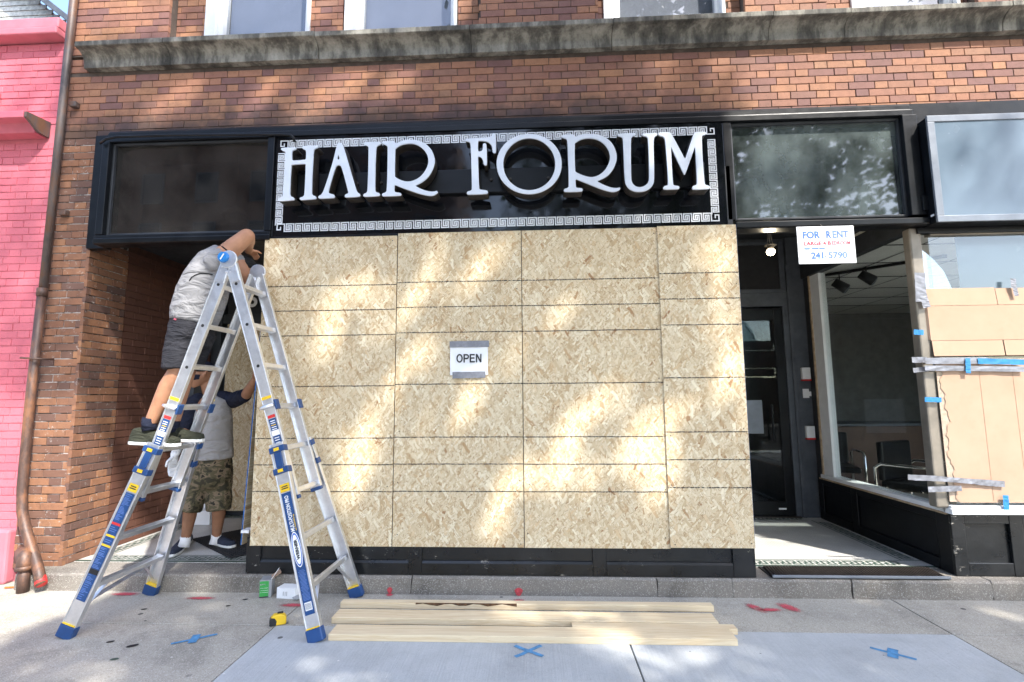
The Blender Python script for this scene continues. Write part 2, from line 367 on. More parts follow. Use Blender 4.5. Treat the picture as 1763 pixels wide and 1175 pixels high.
MT['blueplastic'] = plain('blue_plastic', (0.016, 0.060, 0.185), 0.4, var=0.15)
MT['bluelabel'] = plain('blue_label', (0.012, 0.060, 0.19), 0.4, var=0.08)
MT['yellow'] = plain('yellow_plastic', (0.80, 0.52, 0.02), 0.45, var=0.1)
MT['red'] = plain('red_label', (0.62, 0.03, 0.03), 0.5, var=0.08)
MT['inkwhite'] = plain('white_print', (0.82, 0.82, 0.82), 0.6, var=0.03, bump=0)
MT['inkblack'] = plain('black_print', (0.012, 0.012, 0.014), 0.6, var=0.1, bump=0)
MT['inkblue'] = plain('blue_print', (0.05, 0.14, 0.50), 0.6, var=0.15, bump=0)
MT['inkpale'] = plain('pale_blue_print', (0.12, 0.21, 0.50), 0.6, var=0.15, bump=0)
MT['inkred'] = plain('red_print', (0.55, 0.04, 0.08), 0.6, var=0.1, bump=0)
MT['inkpink'] = plain('pale_red_print', (0.50, 0.09, 0.14), 0.6, var=0.1, bump=0)
MT['paper'] = plain('white_paper', (0.80, 0.81, 0.82), 0.7, var=0.04, scale=4)
MT['ducttape'] = plain('silver_duct_tape', (0.22, 0.225, 0.25), 0.35, 0.2, var=0.15, scale=25, bump=0.5)
MT['bluetape'] = plain('blue_painter_tape', (0.015, 0.19, 0.45), 0.6, var=0.12, scale=25, bump=0.3)
MT['groundtape'] = plain('worn_blue_tape', (0.08, 0.25, 0.46), 0.75, var=0.2, scale=30, bump=0.3)
def card():
    n = NB('cardboard', 0.85, 0, 0.2); p = n.tex('obj'); x, y, z = n.xyz(p)
    f = n.noise(p, 4, 4, 0.6)
    c = n.ramp(f, [(0.25,(0.41,0.275,0.192)),(0.75,(0.46,0.315,0.225))])
    wv = n.math('SINE', n.math('MULTIPLY', z, 820.0))
    c = n.mix(n.math('MULTIPLY', n.step(wv, 0.2, 1.0), 0.08), c, (0.33, 0.22, 0.14))
    c = n.mix(n.math('MULTIPLY', n.step(n.noise(p, 9, 5), 0.55, 0.7), 0.15), c, (0.34, 0.23, 0.15))
    n.col(c); n.bump(n.math('ADD', wv, n.noise(p, 40, 3)), 0.12, 0.002); return n.m
MT['card'] = card()
def lumber():
    n = NB('pine_lumber', 0.65, 0, 0.3); p = n.tex('obj'); r = n.N.new('ShaderNodeObjectInfo').outputs['Random']
    x, y, z = n.xyz(p); q = n.vec(n.math('MULTIPLY', x, 0.35), n.math('MULTIPLY', y, 7.0), n.math('ADD', n.math('MULTIPLY', z, 7.0), n.math('MULTIPLY', r, 31.0)))
    f = n.noise(q, 3.2, 6, 0.6, 1.4)
    c = n.ramp(f, [(0.25,(0.60,0.46,0.27)),(0.45,(0.72,0.60,0.41)),(0.55,(0.62,0.48,0.30)),(0.7,(0.75,0.64,0.45))])
    v = n.vor(n.map(p, (2.2, 9, 9), (0,0,0), (0.3, 0.2, 0.1)), 1.0); kn = n.math('MULTIPLY', n.step(v.outputs['Distance'], 0.13, 0.07), n.step(n.xyz(v.outputs['Color'])[0], 0.45, 0.55))
    c = n.mix(n.math('MULTIPLY', kn, 0.8), c, (0.14, 0.07, 0.03))
    n.col(c); n.bump(f, 0.15, 0.002); return n.m
MT['lumber'] = lumber()
MT['bark'] = plain('bark_edge', (0.11, 0.055, 0.025), 0.9, var=0.5, scale=30, bump=0.8)
def tiles():
    n = NB('white_mosaic_tile', 0.35, 0, 0.4); p = n.tex('world')
    v = n.vor(n.map(p, (1, 1, 0.01)), 42, 'EUCLIDEAN', 'DISTANCE_TO_EDGE', 0.12)
    f = n.step(v.outputs['Distance'], 0.03, 0.09)
    c = n.mix(f, (0.26, 0.25, 0.23), n.ramp(n.noise(p, 3, 6, 0.7), [(0.3,(0.46,0.45,0.42)),(0.65,(0.66,0.65,0.62))]))
    n.col(c); n.bump(f, 0.3, 0.001); return n.m
MT['tile'] = tiles()
MT['greentile'] = plain('green_mosaic_tile', (0.045, 0.085, 0.065), 0.4, var=0.25, scale=20)
MT['tilewhite'] = plain('pale_mosaic_tile', (0.55, 0.54, 0.50), 0.4, var=0.2, scale=14)
MT['rubber'] = plain('black_rubber', (0.02, 0.02, 0.021), 0.75, var=0.3, scale=30)
MT['iron'] = plain('iron_grate', (0.055, 0.045, 0.04), 0.5, 0.5, var=0.3, scale=20)
MT['glass'] = glass('shop_glass', (0.90, 0.93, 0.93), 0.04)
MT['glass_dirty'] = glass('dusty_transom_glass', (0.35, 0.36, 0.35), 0.05, 0.0, 0.10, (0.33, 0.30, 0.27))
MT['glass_dirty2'] = glass('dusty_green_transom_glass', (0.30, 0.34, 0.34), 0.12, 0.035, 0.42, (0.28, 0.34, 0.34))
MT['glass_up'] = glass('upper_window_glass', (0.80, 0.82, 0.85), 0.05)
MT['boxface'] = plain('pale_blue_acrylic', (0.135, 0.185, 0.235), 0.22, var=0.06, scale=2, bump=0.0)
MT['silver'] = plain('silver_trim', (0.19, 0.21, 0.24), 0.4, 0.3, var=0.1)
MT['spraysolid'] = plain('red_paint', (0.50, 0.06, 0.07), 0.8, var=0.3, scale=60)
# ================================================================== GROUND
YS, ZS = 3.86, 0.13            # step nose, step height
g = MB(); g.box(-400, 400, -400, 300, -0.50, -0.20)
tag(g.build('ground', MT['asphalt']), kind='structure')
g = MB(); g.box(-60, 60, -13.0, -2.7, -0.19, -0.13)
tag(g.build('road', MT['asphalt']), kind='structure')
g = MB(); g.box(-60, 60, -2.7, -2.52, -0.19, 0.0); tag(g.build('kerb', MT['concrete_old'], bevel=0.02), kind='structure')
g = MB(); g.box(-60, 60, -16.0, -13.0, -0.19, 0.0); tag(g.build('opposite_pavement', MT['concrete_old'], bevel=0.02), kind='structure')
sw = MB(); sw.box(-60, 60, -2.516, 4.3, -0.19, -0.022)
sidewalk = tag(sw.build('sidewalk', MT['joint']), kind='structure')
JX = [-1.70, 0.53, 2.50]
def slab(x0, x1, y0, y1, mat, dz=0.0):
    m = MB(); m.box(x0 + 0.004, x1 - 0.004, y0 + 0.004, y1 - 0.004, -0.02, dz)
    return m.build('slab', mat, sidewalk, bevel=0.004)
rows = [(-2.51, -0.6), (-0.6, 1.36), (1.36, 3.335)]
xs = [-14, -12.2, -10.1, -8.0, -5.9, -3.8, -1.70]
for y0, y1 in rows:
    for a, b in zip(xs[:-1], xs[1:]):
        if a == -3.8 and y1 > 3: continue
        if a == -5.9 and y1 > 3: slab(a, -1.70, y0, y1, MT['concrete_old'])
        else: slab(a, b, y0, y1, MT['concrete_old'])
    for a, b in ((-1.70, 0.53), (0.53, 2.50)): slab(a, b, y0, y1, MT['concrete_new'], 0.002)
    for a, b in ((2.50, 4.6), (4.6, 6.7), (6.7, 8.8), (8.8, 14)): slab(a, b, y0, y1, MT['concrete_old'])
for a, b in ((-14, -8), (-8, -1.70), (-1.70, 2.50), (2.50, 6.7), (6.7, 14)):
    slab(a, b, 3.335, 4.2, MT['concrete_old'])
# step in blocks, cracked
step = tag(empty('entrance_step', (0, YS, 0)), kind='structure')
cuts = [-4.06, -2.6, -0.95, 0.86, 1.40, 2.235, 3.20, 4.6, 7.0]
for i, (a, b) in enumerate(zip(cuts[:-1], cuts[1:])):
    n = max(2, int((b - a) / 0.09)); vs = []; rng = random.Random(i)
    me = bmesh.new(); grid = []
    for k in range(n + 1):
        x = a + 0.0035 + (b - a - 0.007) * k / n
        j = rng.uniform(-0.006, 0.006) if 0 < k < n else rng.uniform(0, 0.004)
        dz = rng.uniform(-0.006, 0.0)
        prof = [(YS + 0.002 + j * 0.3, -0.01), (YS + j, 0.05), (YS + j * 1.2, ZS - 0.014 + dz), (YS + 0.016 + j, ZS - 0.001 + dz * 0.3), (YS + 0.10, ZS), (4.62 if -3.7 < x < 8 else 4.62, ZS)]
        grid.append([me.verts.new((x + (rng.uniform(-0.006, 0.006) if k in (0, n) and q < 4 else 0), y, z)) for q, (y, z) in enumerate(prof)])
    for k in range(n):
        for q in range(5): me.faces.new((grid[k][q], grid[k+1][q], grid[k+1][q+1], grid[k][q+1]))
    me.faces.new(list(reversed(grid[0]))); me.faces.new(grid[-1])
    bmesh.ops.recalc_face_normals(me, faces=me.faces)
    M_ = bpy.data.meshes.new('step_block'); me.to_mesh(M_); me.free()
    link('step_block', M_, MT['concrete_step'], step)

# tiled entrance floors with a green key border
def ribbon(mb, pts, w, z, plane='xy', y=0.0, th=0.0):
    P = [Vector((p[0], p[1])) for p in pts]; L = []; R = []
    for i, p in enumerate(P):
        if i == 0: d0 = d1 = (P[1] - P[0]).normalized()
        elif i == len(P) - 1: d0 = d1 = (P[-1] - P[-2]).normalized()
        else: d0 = (P[i] - P[i-1]).normalized(); d1 = (P[i+1] - P[i]).normalized()
        n0 = Vector((-d0.y, d0.x)); n1 = Vector((-d1.y, d1.x)); m = n0 + n1; m = m / max(0.3, m.dot(n0)) if m.length > 1e-6 else n0
        e = (P[1] - P[0]).normalized() * (-w/2) if i == 0 else ((P[-1] - P[-2]).normalized() * (w/2) if i == len(P) - 1 else Vector((0, 0)))
        L.append(p + m * (w/2) + e); R.append(p - m * (w/2) + e)
    n = len(P); f3 = (lambda q: (q.x, q.y, z)) if plane == 'xy' else (lambda q: (q.x, y, q.y))
    mb.add([f3(q) for q in L] + [f3(q) for q in R], [(i, i+1, n+i+1, n+i) for i in range(n - 1)])
KEY = [(0.58,0.36),(0.58,0.625),(0.2,0.625),(0.2,0.0),(1.0,0.0),(1.0,0.81),(1.76,0.81),(1.76,0.2),(1.4,0.2),(1.4,0.47)]
def floor(x0, x1, y0, y1, side):
    f = MB(); f.box(x0, x1, y0, y1, 0.02, ZS + 0.004)
    fo = tag(f.build('entrance_floor', MT['tile']), kind='structure')
    b = MB(); e = ZS + 0.0055
    def strip(mb, a0, a1, b0, b1, z=e): mb.add([(a0,b0,z),(a1,b0,z),(a1,b1,z),(a0,b1,z)], [(0,1,2,3)])
    strip(b, x0, x1, y0 + 0.0, y0 + 0.035); strip(b, x0, x1, y0 + 0.16, y0 + 0.172)
    strip(b, x0 + 0.2 if side < 0 else x0, x1 - (0.2 if side > 0 else 0), y1 - 0.17, y1 - 0.158)
    xa, xb = (x1 - 0.17, x1 - 0.158) if side > 0 else (x0 + 0.158, x0 + 0.17)
    strip(b, xa, xb, y0 + 0.172, y1 - 0.17)
    b.build('green_border_line', MT['greentile'], fo)
    k = MB(); p = 0.088
    def meander(ox, oy, dx, dy, n, flip=1):
        pts = []
        for i in range(n):
            for u, v in ((0, 0), (0, 1), (0.62, 1), (0.62, 0.42), (0.36, 0.42), (0.36, 0.0)):
                pts.append((i + u, v))
        W = [(ox + u * p * dx + v * 0.075 * -dy * flip, oy + u * p * dy + v * 0.075 * dx * flip) for u, v in pts]
        ribbon(k, W, 0.017, e)
    n = int((x1 - x0 - 0.2) / p)
    meander(x0 + 0.05 + (0.0 if side > 0 else 0.15), y0 + 0.06, 1, 0, n)
    meander(x0 + 0.05 + (0.0 if side > 0 else 0.15), y1 - 0.13, 1, 0, n)
    m2 = int((y1 - y0 - 0.35) / p)
    if side > 0: meander(x1 - 0.055, y0 + 0.2, 0, 1, m2)
    else: meander(x0 + 0.13, y0 + 0.2, 0, 1, m2)
    k.build('key_border', MT['greentile'], fo)
    return fo
floor(-3.84, -2.20, 4.13, 5.80, -1)
floor(1.57, 3.05, 4.13, 5.78, 1)
# paint marks and tape on the pavement
def mark(px, py, w, d, rot=0.0, mat='spray_red', z=0.004):
    c = on(px, py, z); m = MB()
    m.add([(-w/2,-d/2,0),(w/2,-d/2,0),(w/2,d/2,0),(-w/2,d/2,0)], [(0,1,2,3)])
    me = m.mesh('paint_mark'); o = link('paint_mark', me, MT[mat]); o.location = c; o.rotation_euler[2] = rot
    o.parent = sidewalk; return o
for px, py, w, d, r in ((215,1023,.26,.085,0),(345,1030,.26,.07,0),(505,1042,.24,.08,0),(95,1013,.30,.06,0),(893,1036,.12,.12,0.1),(1302,1047,.10,.20,0.5),(1326,1050,.20,.07,0),(1358,1046,.12,.20,0.55),(671,1024,.07,.08,0)):
    mark(px, py, w, d, r)
for px, zc, w, hh in ((671, 0.03, .035, .045), (893, 0.03, .055, .055)):
    p = at(px, 1015, YS - 0.006); m = MB(); m.prism([(p.x + w/2*math.cos(a)*(1+.2*math.sin(3*a)), zc + hh/2*math.sin(a)) for a in np.linspace(0, 2*math.pi, 17)[:-1]], YS - 0.009, YS - 0.002)
    m.build('red_paint_dab', MT['spraysolid'], step)
def tapecross(px, py, segs):
    c = on(px, py, 0.004); o = empty('tape_cross', c)
    for i, (dx, dy, l, wd) in enumerate(segs):
        m = MB(); d = Vector((dx, dy, 0)).normalized(); q = Vector((-d.y, d.x, 0)); N = 7; z = 0.0035 + 0.001 * i; vs = []
        for k in range(N + 1):
            t = k / N - 0.5; j = random.uniform(-.002, .002)
            for s in (-1, 1): vs.append(c + d * (l * t) + q * (s * wd / 2 + j) + Vector((0, 0, z - c.z + random.uniform(0, .0006))))
        m.add(vs, [(2*k, 2*k+2, 2*k+3, 2*k+1) for k in range(N)]); m.build('tape_strip', MT['groundtape'], o)
    return o
tag(tapecross(335, 1100, [(0.24, 0.155, 0.24, 0.022), (-0.35, 1, 0.11, 0.045)]), 'small blue tape cross on the pavement left of the tape measure', 'tape mark', 'blue tape crosses on the pavement')
tag(tapecross(910, 1121, [(0.6, 0.55, 0.20, 0.026), (0.7, -0.5, 0.20, 0.026)]), 'blue tape cross on the pavement in front of the stacked lumber', 'tape mark', 'blue tape crosses on the pavement')
tag(tapecross(1537, 1125, [(0.75, -0.6, 0.21, 0.024), (0.6, 0.9, 0.12, 0.05)]), 'blue tape cross on the pavement at the right, away from the lumber', 'tape mark', 'blue tape crosses on the pavement')
# litter and blobs on the old slab
for px, py, rx, ry, rot, mt in ((190,1106,.022,.012,.5,'inkblack'),(228,1113,.032,.017,.6,'inkblack'),(248,1050,.02,.011,.3,'inkblack'),(393,1044,.018,.01,.3,'inkblack'),(197,1136,.022,.013,.3,'greentile'),(250,1070,.01,.006,.3,'inkblack'),(422,1033,.02,.01,.1,'inkblack')):
    c = on(px, py, 0.0); m = MB(); m.add([c + Vector((rx*math.cos(a)*math.cos(rot) - ry*math.sin(a)*math.sin(rot), rx*math.cos(a)*math.sin(rot) + ry*math.sin(a)*math.cos(rot), 0.0035)) for a in np.linspace(0, 2*math.pi, 13)[:-1]], [tuple(range(12))])
    m.build('gum_spot', MT[mt], sidewalk)

# ================================================================== BRICK BUILDING
YB = 4.02
bld = empty('brick_building', (0, YB, 0), 'old orange brick building with a stone cornice and a boarded up black shopfront', 'building')
# cores: mortar coloured
c = MB()
c.box(-4.255, 12, YB + 0.006, 4.5, 3.772, 4.40)
c.box(-4.255, 12, YB + 0.03, 4.5, 4.40, 4.56)
c.build('wall', MT['mortar'], bld)
c = MB(); c.box(-4.255, -3.850, YB + 0.006, 4.43, ZS, 3.770); c.build('pier_wall', MT['mortar_pier'], bld)
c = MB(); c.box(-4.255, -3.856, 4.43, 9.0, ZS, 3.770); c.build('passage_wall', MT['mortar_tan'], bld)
# upper floor cores between the windows
WIN = [(-2.86, -2.06), (-1.55, -0.71), (0.79, 1.66), (2.92, 3.63)]        # glass openings, in X
ups = [(-4.255, -3.29, YB), (-3.29, -3.02, YB + 0.10), (-2.02, -1.72, YB + 0.10), (-0.66, -0.46, YB + 0.10), (-0.46, 0.58, YB), (0.58, 0.64, YB + 0.10), (1.71, 1.83, YB + 0.10), (1.83, 2.51, YB), (2.51, 2.77, YB + 0.10), (3.68, 3.74, YB + 0.10), (3.74, 4.9, YB), (6.0, 12, YB)]
c = MB()
for a, b, y in ups: c.box(a + 0.004, b - 0.004, y + 0.006, 4.75, 4.56, 6.2)
c.box(-4.255, 12, YB + 0.1, 4.75, 6.2, 11.0)
c.box(-4.255, 12, 4.75, 14.0, 3.9, 10.99)
c.build('upper_wall', MT['mortar'], bld)
# bricks, Flemish bond
CO, ST, HE, JT = 0.0655, 0.206, 0.1000, 0.0055
specs = []
def course_rects(u0, u1, row, phase=0.0):
    per = ST + HE + 2 * JT; off = (row % 2) * (ST / 2 + HE / 2 + JT) + phase
    u = u0 - per + (off % per) - per
    while u < u1:
        for L in (ST, HE):
            a, b = max(u, u0), min(u + L, u1)
            if b - a > 0.02: yield a, b
            u += L + JT
def lay(u0, u1, z0, z1, plane, axis, mat, phase=0.0):
    r = 0; z = z0
    while z + CO * 0.6 < z1:
        zt = min(z + CO - JT - (0.0025 if mat == 'brick_pier' else 0), z1 - 0.001)
        for a, b in course_rects(u0, u1, r, phase): specs.append((a, b, z, zt, plane, axis, mat))
        z += CO; r += 1
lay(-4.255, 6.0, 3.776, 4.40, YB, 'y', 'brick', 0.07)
lay(-4.255, -3.842, 3.776 - 56 * CO, 3.774, YB, 'y', 'brick_pier', 0.03)
lay(-4.255, -3.975, 4.402, 4.572, YB, 'y', 'brick', 0.03)
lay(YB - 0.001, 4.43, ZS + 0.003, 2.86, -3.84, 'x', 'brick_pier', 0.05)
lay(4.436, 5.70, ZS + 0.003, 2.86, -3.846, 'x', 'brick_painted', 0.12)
for a, b, y in ups:
    if a < 6: lay(a, b, 4.575, 5.25, y, 'y', 'brick', a)
bm_ = MB()
def unit_brick(d=0.03, ch=0.0025):
    x, z = 0.1, (CO - JT) / 2
    vs = [(-x+ch,0,-z+ch),(x-ch,0,-z+ch),(x-ch,0,z-ch),(-x+ch,0,z-ch),(-x,ch,-z),(x,ch,-z),(x,ch,z),(-x,ch,z),(-x,d,-z),(x,d,-z),(x,d,z),(-x,d,z)]
    fs = [(0,1,2,3)] + [(i, i+4, (i+1)%4+4, (i+1)%4) for i in range(4)] + [(i+4, i+8, (i+1)%4+8, (i+1)%4+4) for i in range(4)]
    return MB().add(vs, fs)
UB = {}
for k in ('brick', 'brick_pier', 'brick_painted', 'brick_pink'):
    me = unit_brick().mesh('brick'); me.materials.append(MT[k]); UB[k] = me
def bm_place(s):
    a, b, z0, z1, pl, ax, mt = s
    j = random.uniform(-0.0025, 0.0025)
    if ax == 'y': loc = Vector(((a+b)/2, pl + j, (z0+z1)/2)); rot = 0.0
    else: loc = Vector((pl - j, (a+b)/2, (z0+z1)/2)); rot = math.pi/2
    return loc, rot, ((b - a) / 0.2, 1, (z1 - z0) / (CO - JT))
def bricks(specs, parent, keep):
    sc = []
    for i, s in enumerate(specs):
        loc, rot, scl = bm_place(s); p = seen(loc); v = 0
        if p and -10 < p[0] < 1773 and -10 < p[1] < 1185:
            d = (loc - Vector((0, 0, CAMH))); face = 1.0 if s[5] == 'y' else abs(d.x) / d.length
            v = (s[1]-s[0]) * (s[3]-s[2]) * face / d.length_squared
            if s[5] == 'x' and s[6] == 'brick_painted': v *= 0.3
        sc.append((v, i, loc, rot, scl))
    sc.sort(key=lambda t: -t[0])
    ch = [t for t in sc if t[0] > 0][:keep]; ids = {t[1] for t in ch}
    for v, i, loc, rot, scl in ch:
        o = bpy.data.objects.new('brick', UB[specs[i][6]]); COL.objects.link(o)
        o.parent = parent; o.matrix_parent_inverse = parent_world(parent).inverted()
        o.location = loc; o.rotation_euler = (random.uniform(-.004,.004), random.uniform(-.004,.004), rot); o.scale = scl
    rest = {}
    for v, i, loc, rot, scl in sc:
        if i in ids: continue
        rest.setdefault(specs[i][6], []).append(Matrix.LocRotScale(loc, Matrix.Rotation(rot, 3, 'Z').to_quaternion(), Vector(scl)))
    base = unit_brick()
    for mt, L in rest.items():
        m = MB()
        for mx in L: m.add([mx @ Vector(v) for v in base.v], base.f)
        me = bpy.data.meshes.new('brickwork'); me.from_pydata(m.v, [], m.f)
        tag(link('brickwork', me, MT[mt], parent), kind='stuff')
bricks(specs, bld, 300)
# second colour of the unit mesh normals
for me in UB.values():
    pass
# cornice stones
cornice = empty('cornice', (0, 3.9, 4.4), parent=bld)
cornice.matrix_parent_inverse = parent_world(bld).inverted()
prof = [(YB + 0.03, 4.402), (3.968, 4.402), (3.966, 4.450)] + [(3.966 - 0.095 * (1 - math.cos(t)), 4.450 + 0.085 * math.sin(t)) for t in np.linspace(0.25, math.pi/2, 6)] + [(3.862, 4.540), (3.860, 4.580), (3.90, 4.600), (YB + 0.12, 4.606), (YB + 0.12, 4.50)]
cj = [-4.0, -3.20, -1.86, -0.52, 0.68, 1.98, 2.60, 3.86, 5.2, 6.6, 8.0]
for a, b in zip(cj[:-1], cj[1:]):
    m = MB(); j = random.uniform(-.004, .004); m.sweepx([(y + j, z) for y, z in prof], a + 0.002, b - 0.002)
    m.build('cornice_stone', MT['stone'], cornice, bevel=0.003)
# upper windows
def upwin(x0, x1, shade):
    y = YB + 0.10; f = MB(); z0, z1 = 4.607, 6.2
    f.box(x0 - 0.15, x0 - 0.045, y - 0.02, y + 0.12, z0, z1); f.box(x1 + 0.012, x1 + 0.04, y - 0.02, y + 0.12, z0, z1)
    f.box(x0 - 0.0445, x0 + 0.0, y + 0.02, y + 0.12, z0, z1); f.box(x1 - 0.02, x1 + 0.0115, y + 0.02, y + 0.12, z0, z1)
    f.box(x0 - 0.044, x1 + 0.011, y + 0.022, y + 0.12, z0 - 0.0, z0 + 0.02)
    wo = f.build('upper_window', MT['cream'], bld, bevel=0.004)
    p = MB(); p.box(x0, x1 - 0.02, y + 0.075, y + 0.079, z0 + 0.02, z1); p.build('pane', MT['glass_up'], wo)
    s = MB(); s.box(x0 - 0.02, x1 + 0.0, y + 0.16, y + 0.17, z0, z1); s.build('window_blind', shade, wo)
bl = plain('grey_screen', (0.30, 0.30, 0.33), 0.8, var=0.06, scale=3); bl2 = plain('pale_screen', (0.42, 0.42, 0.43), 0.8, var=0.08, scale=3)
for (a, b), sh in zip(WIN, (bl, bl, bl2, bl2)): upwin(a, b, sh)

# ------------------------------------------------------------------ shopfront (parts of the building)
YF = 3.88
t = MB()   # top trim over the whole front
t.sweepx([(YB + 0.02, 3.772), (3.93, 3.772), (3.915, 3.748), (3.915, 3.715), (3.89, 3.70), (3.89, 3.655), (YB + 0.02, 3.655)], -3.67, 3.02)
t.build('top_trim', MT['black'], bld, bevel=0.003)
t = MB(); t.box(3.02, 12, 3.93, YB + 0.02, 3.60, 3.771); t.build('top_trim', MT['black'], bld)
t = MB()
t.sweepx([(3.885, 2.747), (3.865, 2.755), (3.862, 2.79), (3.872, 2.797), (3.872, 2.822), (3.888, 2.832), (3.98, 2.832), (3.98, 2.747)], -3.675, -2.168)
t.build('transom_rail', MT['black'], bld, bevel=0.002)
t = MB(); t.sweepx([(3.885, 2.752), (3.868, 2.76), (3.866, 2.80), (3.89, 2.812), (3.99, 2.812), (3.99, 2.752)], 1.585, 3.05); t.build('transom_rail', MT['black'], bld, bevel=0.002)
t = MB(); t.box(-2.168, 1.585, 3.892, 3.98, 2.70, 2.786); t.build('transom_rail', MT['black'], bld)
for x0, x1, ya in ((-3.672, -3.61, 3.872), (-2.225, -2.168, 3.876), (1.535, 1.60, 3.90), (2.93, 3.04, 3.885)):
    t = MB(); t.box(x0, x1, ya, 3.985, 2.832, 3.656); t.build('transom_mullion', MT['black'], bld, bevel=0.004)
for x0, x1, y, mt in ((-3.612, -2.224, 3.945, 'glass_dirty'), (1.598, 2.932, 3.955, 'glass_dirty2')):
    t = MB(); t.box(x0, x1, y, y + 0.006, 2.83, 3.66); t.build('transom_pane', MT[mt], bld)
    t = MB(); 
    for a, b, c_, d in ((x0 - 0.001, x0 + 0.018, 2.835, 3.65), (x1 - 0.018, x1 + 0.001, 2.835, 3.65)): t.box(a, b, y - 0.03, y - 0.002, c_, d)
    t.box(x0 + 0.019, x1 - 0.019, y - 0.03, y - 0.002, 2.834, 2.852); t.box(x0 + 0.019, x1 - 0.019, y - 0.03, y - 0.002, 3.633, 3.652)
    t.build('glazing_bead', MT['greydark'], bld, bevel=0.003)
t = MB(); t.box(-3.845, -3.6725, 3.985, 4.05, 2.75, 3.7715); t.build('frame_filler', MT['black'], bld)
# shell behind the transoms, soffits and inner walls
t = MB()
t.box(-3.85, 12, 4.56, 4.60, 2.95, 3.772)                # back of transom void
t.build('transom_backing', MT['dark'], bld)
t = MB(); t.box(-3.852, -2.20, 3.99, 5.9, 2.93, 2.95); t.build('passage_ceiling', MT['greydark'], bld)
t = MB(); t.box(1.56, 3.06, 3.99, 4.55, 2.93, 2.95); t.box(1.56, 3.06, 4.60, 5.9, 3.27, 3.29); t.box(1.56, 3.06, 4.545, 4.598, 2.94, 3.29); t.build('passage_ceiling', MT['greydark'], bld)
t = MB(); t.box(-2.20, -2.16, 3.90, 5.9, ZS, 2.93); t.build('bay_side', MT['greydark'], bld)
t = MB(); t.box(1.53, 1.57, 3.90, 5.9, ZS, 3.28); t.build('bay_side', MT['greydark'], bld)
# central bulkhead with sunk panels
bk = MB(); bk.box(-2.235, 1.575, 3.905, 3.96, ZS + 0.004, 0.42); bo = bk.build('bulkhead', MT['blackworn'], bld)
t = MB()
for x0, x1 in ((-2.24, -2.13), (-0.98, -0.88), (0.40, 0.50), (1.42, 1.58)):
    t = MB(); t.box(x0, x1, 3.886, 3.9045, ZS + 0.004, 0.40); t.build('bulkhead_stile', MT['blackworn'], bo, bevel=0.003)
for a, b in ((-2.13, -0.98), (-0.88, 0.40), (0.50, 1.42)):
    t = MB(); t.sweepx([(3.9045, ZS + 0.004), (3.886, ZS + 0.004), (3.886, 0.215), (3.896, 0.232), (3.9045, 0.236)], a + 0.001, b - 0.001); t.build('bulkhead_rail', MT['blackworn'], bo, bevel=0.002)
t = MB(); t.box(-2.19, 1.55, 3.8905, 3.900, 0.42, 2.70); t.build('dark_seam_backing', MT['dark'], bld)  # dark sheet added behind the OSB so the gaps between sheets show dark
t = MB(); t.box(-2.30, -2.237, 3.90, 3.99, 0.425, 0.445); t.build('sill_end', MT['cream'], bld)
# left doorway at the back of the passage
YD = 5.80
t = MB(); t.box(-3.85, -2.2, YD + 0.03, YD + 0.06, ZS, 2.93); t.build('back_wall', MT['greydark'], bld)
t = MB(); t.box(-3.85, -3.74, 5.72, YD + 0.03, ZS, 2.93); t.box(-3.74, -2.2, 5.74, YD + 0.029, 2.36, 2.47); t.box(-3.74, -2.2, 5.75, YD + 0.029, ZS + 0.005, ZS + 0.05); t.build('door_frame', MT['greydark'], bld, bevel=0.004)
t = MB(); t.box(-3.846, -3.78, 5.36, 5.50, ZS + 0.005, 2.92); t.build('grey_pilaster', MT['trimgrey'], bld, bevel=0.006)

# ------------------------------------------------------------------ right doorway
YR = 5.76
rd = MB()
rd.box(1.57, 2.885, YR + 0.02, YR + 0.05, 2.62, 3.26)
rd.box(2.88, 3.06, YR - 0.03, YR + 0.05, ZS + 0.004, 3.26)
rd.build('door_surround', MT['trimgrey'], bld, bevel=0.004)
t = MB(); t.box(1.57, 2.88, YR - 0.02, YR + 0.02, 2.46, 2.615); t.box(2.80, 2.88, YR - 0.025, YR + 0.03, ZS + 0.004, 2.459); t.box(2.86, 2.90, YR - 0.045, YR - 0.031, ZS + 0.004, 2.93); t.build('door_frame', MT['trimgrey'], bld, bevel=0.004)
t = MB(); t.box(1.60, 2.82, YR - 0.0, YR + 0.018, 2.66, 3.20); t.build('transom_light', MT['dark'], bld)
t = MB()
for a, b, c_, d in ((1.60, 2.86, 2.616, 2.66), (2.80, 2.86, 2.661, 3.22), (1.60, 2.799, 3.18, 3.22)): t.box(a, b, YR - 0.02, YR - 0.001, c_, d)
t.build('transom_light_frame', MT['trimgrey'], bld, bevel=0.004)
d = MB()
d.box(2.70, 2.798, YR - 0.012, YR + 0.03, ZS + 0.02, 2.44); d.box(1.80, 1.90, YR - 0.012, YR + 0.03, ZS + 0.02, 2.44)
d.box(1.9005, 2.6995, YR - 0.012, YR + 0.03, ZS + 0.02, 0.30); d.box(1.9005, 2.6995, YR - 0.012, YR + 0.03, 2.30, 2.44)
door = d.build('shop_door', MT['black'], bld, bevel=0.004)
t = MB(); t.box(1.9, 2.70, YR + 0.006, YR + 0.012, 0.30, 2.30); t.build('door_pane', MT['glass'], door)
t = MB(); t.box(2.10, 2.52, YR + 0.002, YR + 0.0045, 1.03, 1.40); t.build('grey_notice', MT['silver'], door)
t = MB(); t.box(2.62, 2.70, YR - 0.017, YR - 0.0125, 0.215, 0.232); t.build('kick_label', MT['inkwhite'], door)
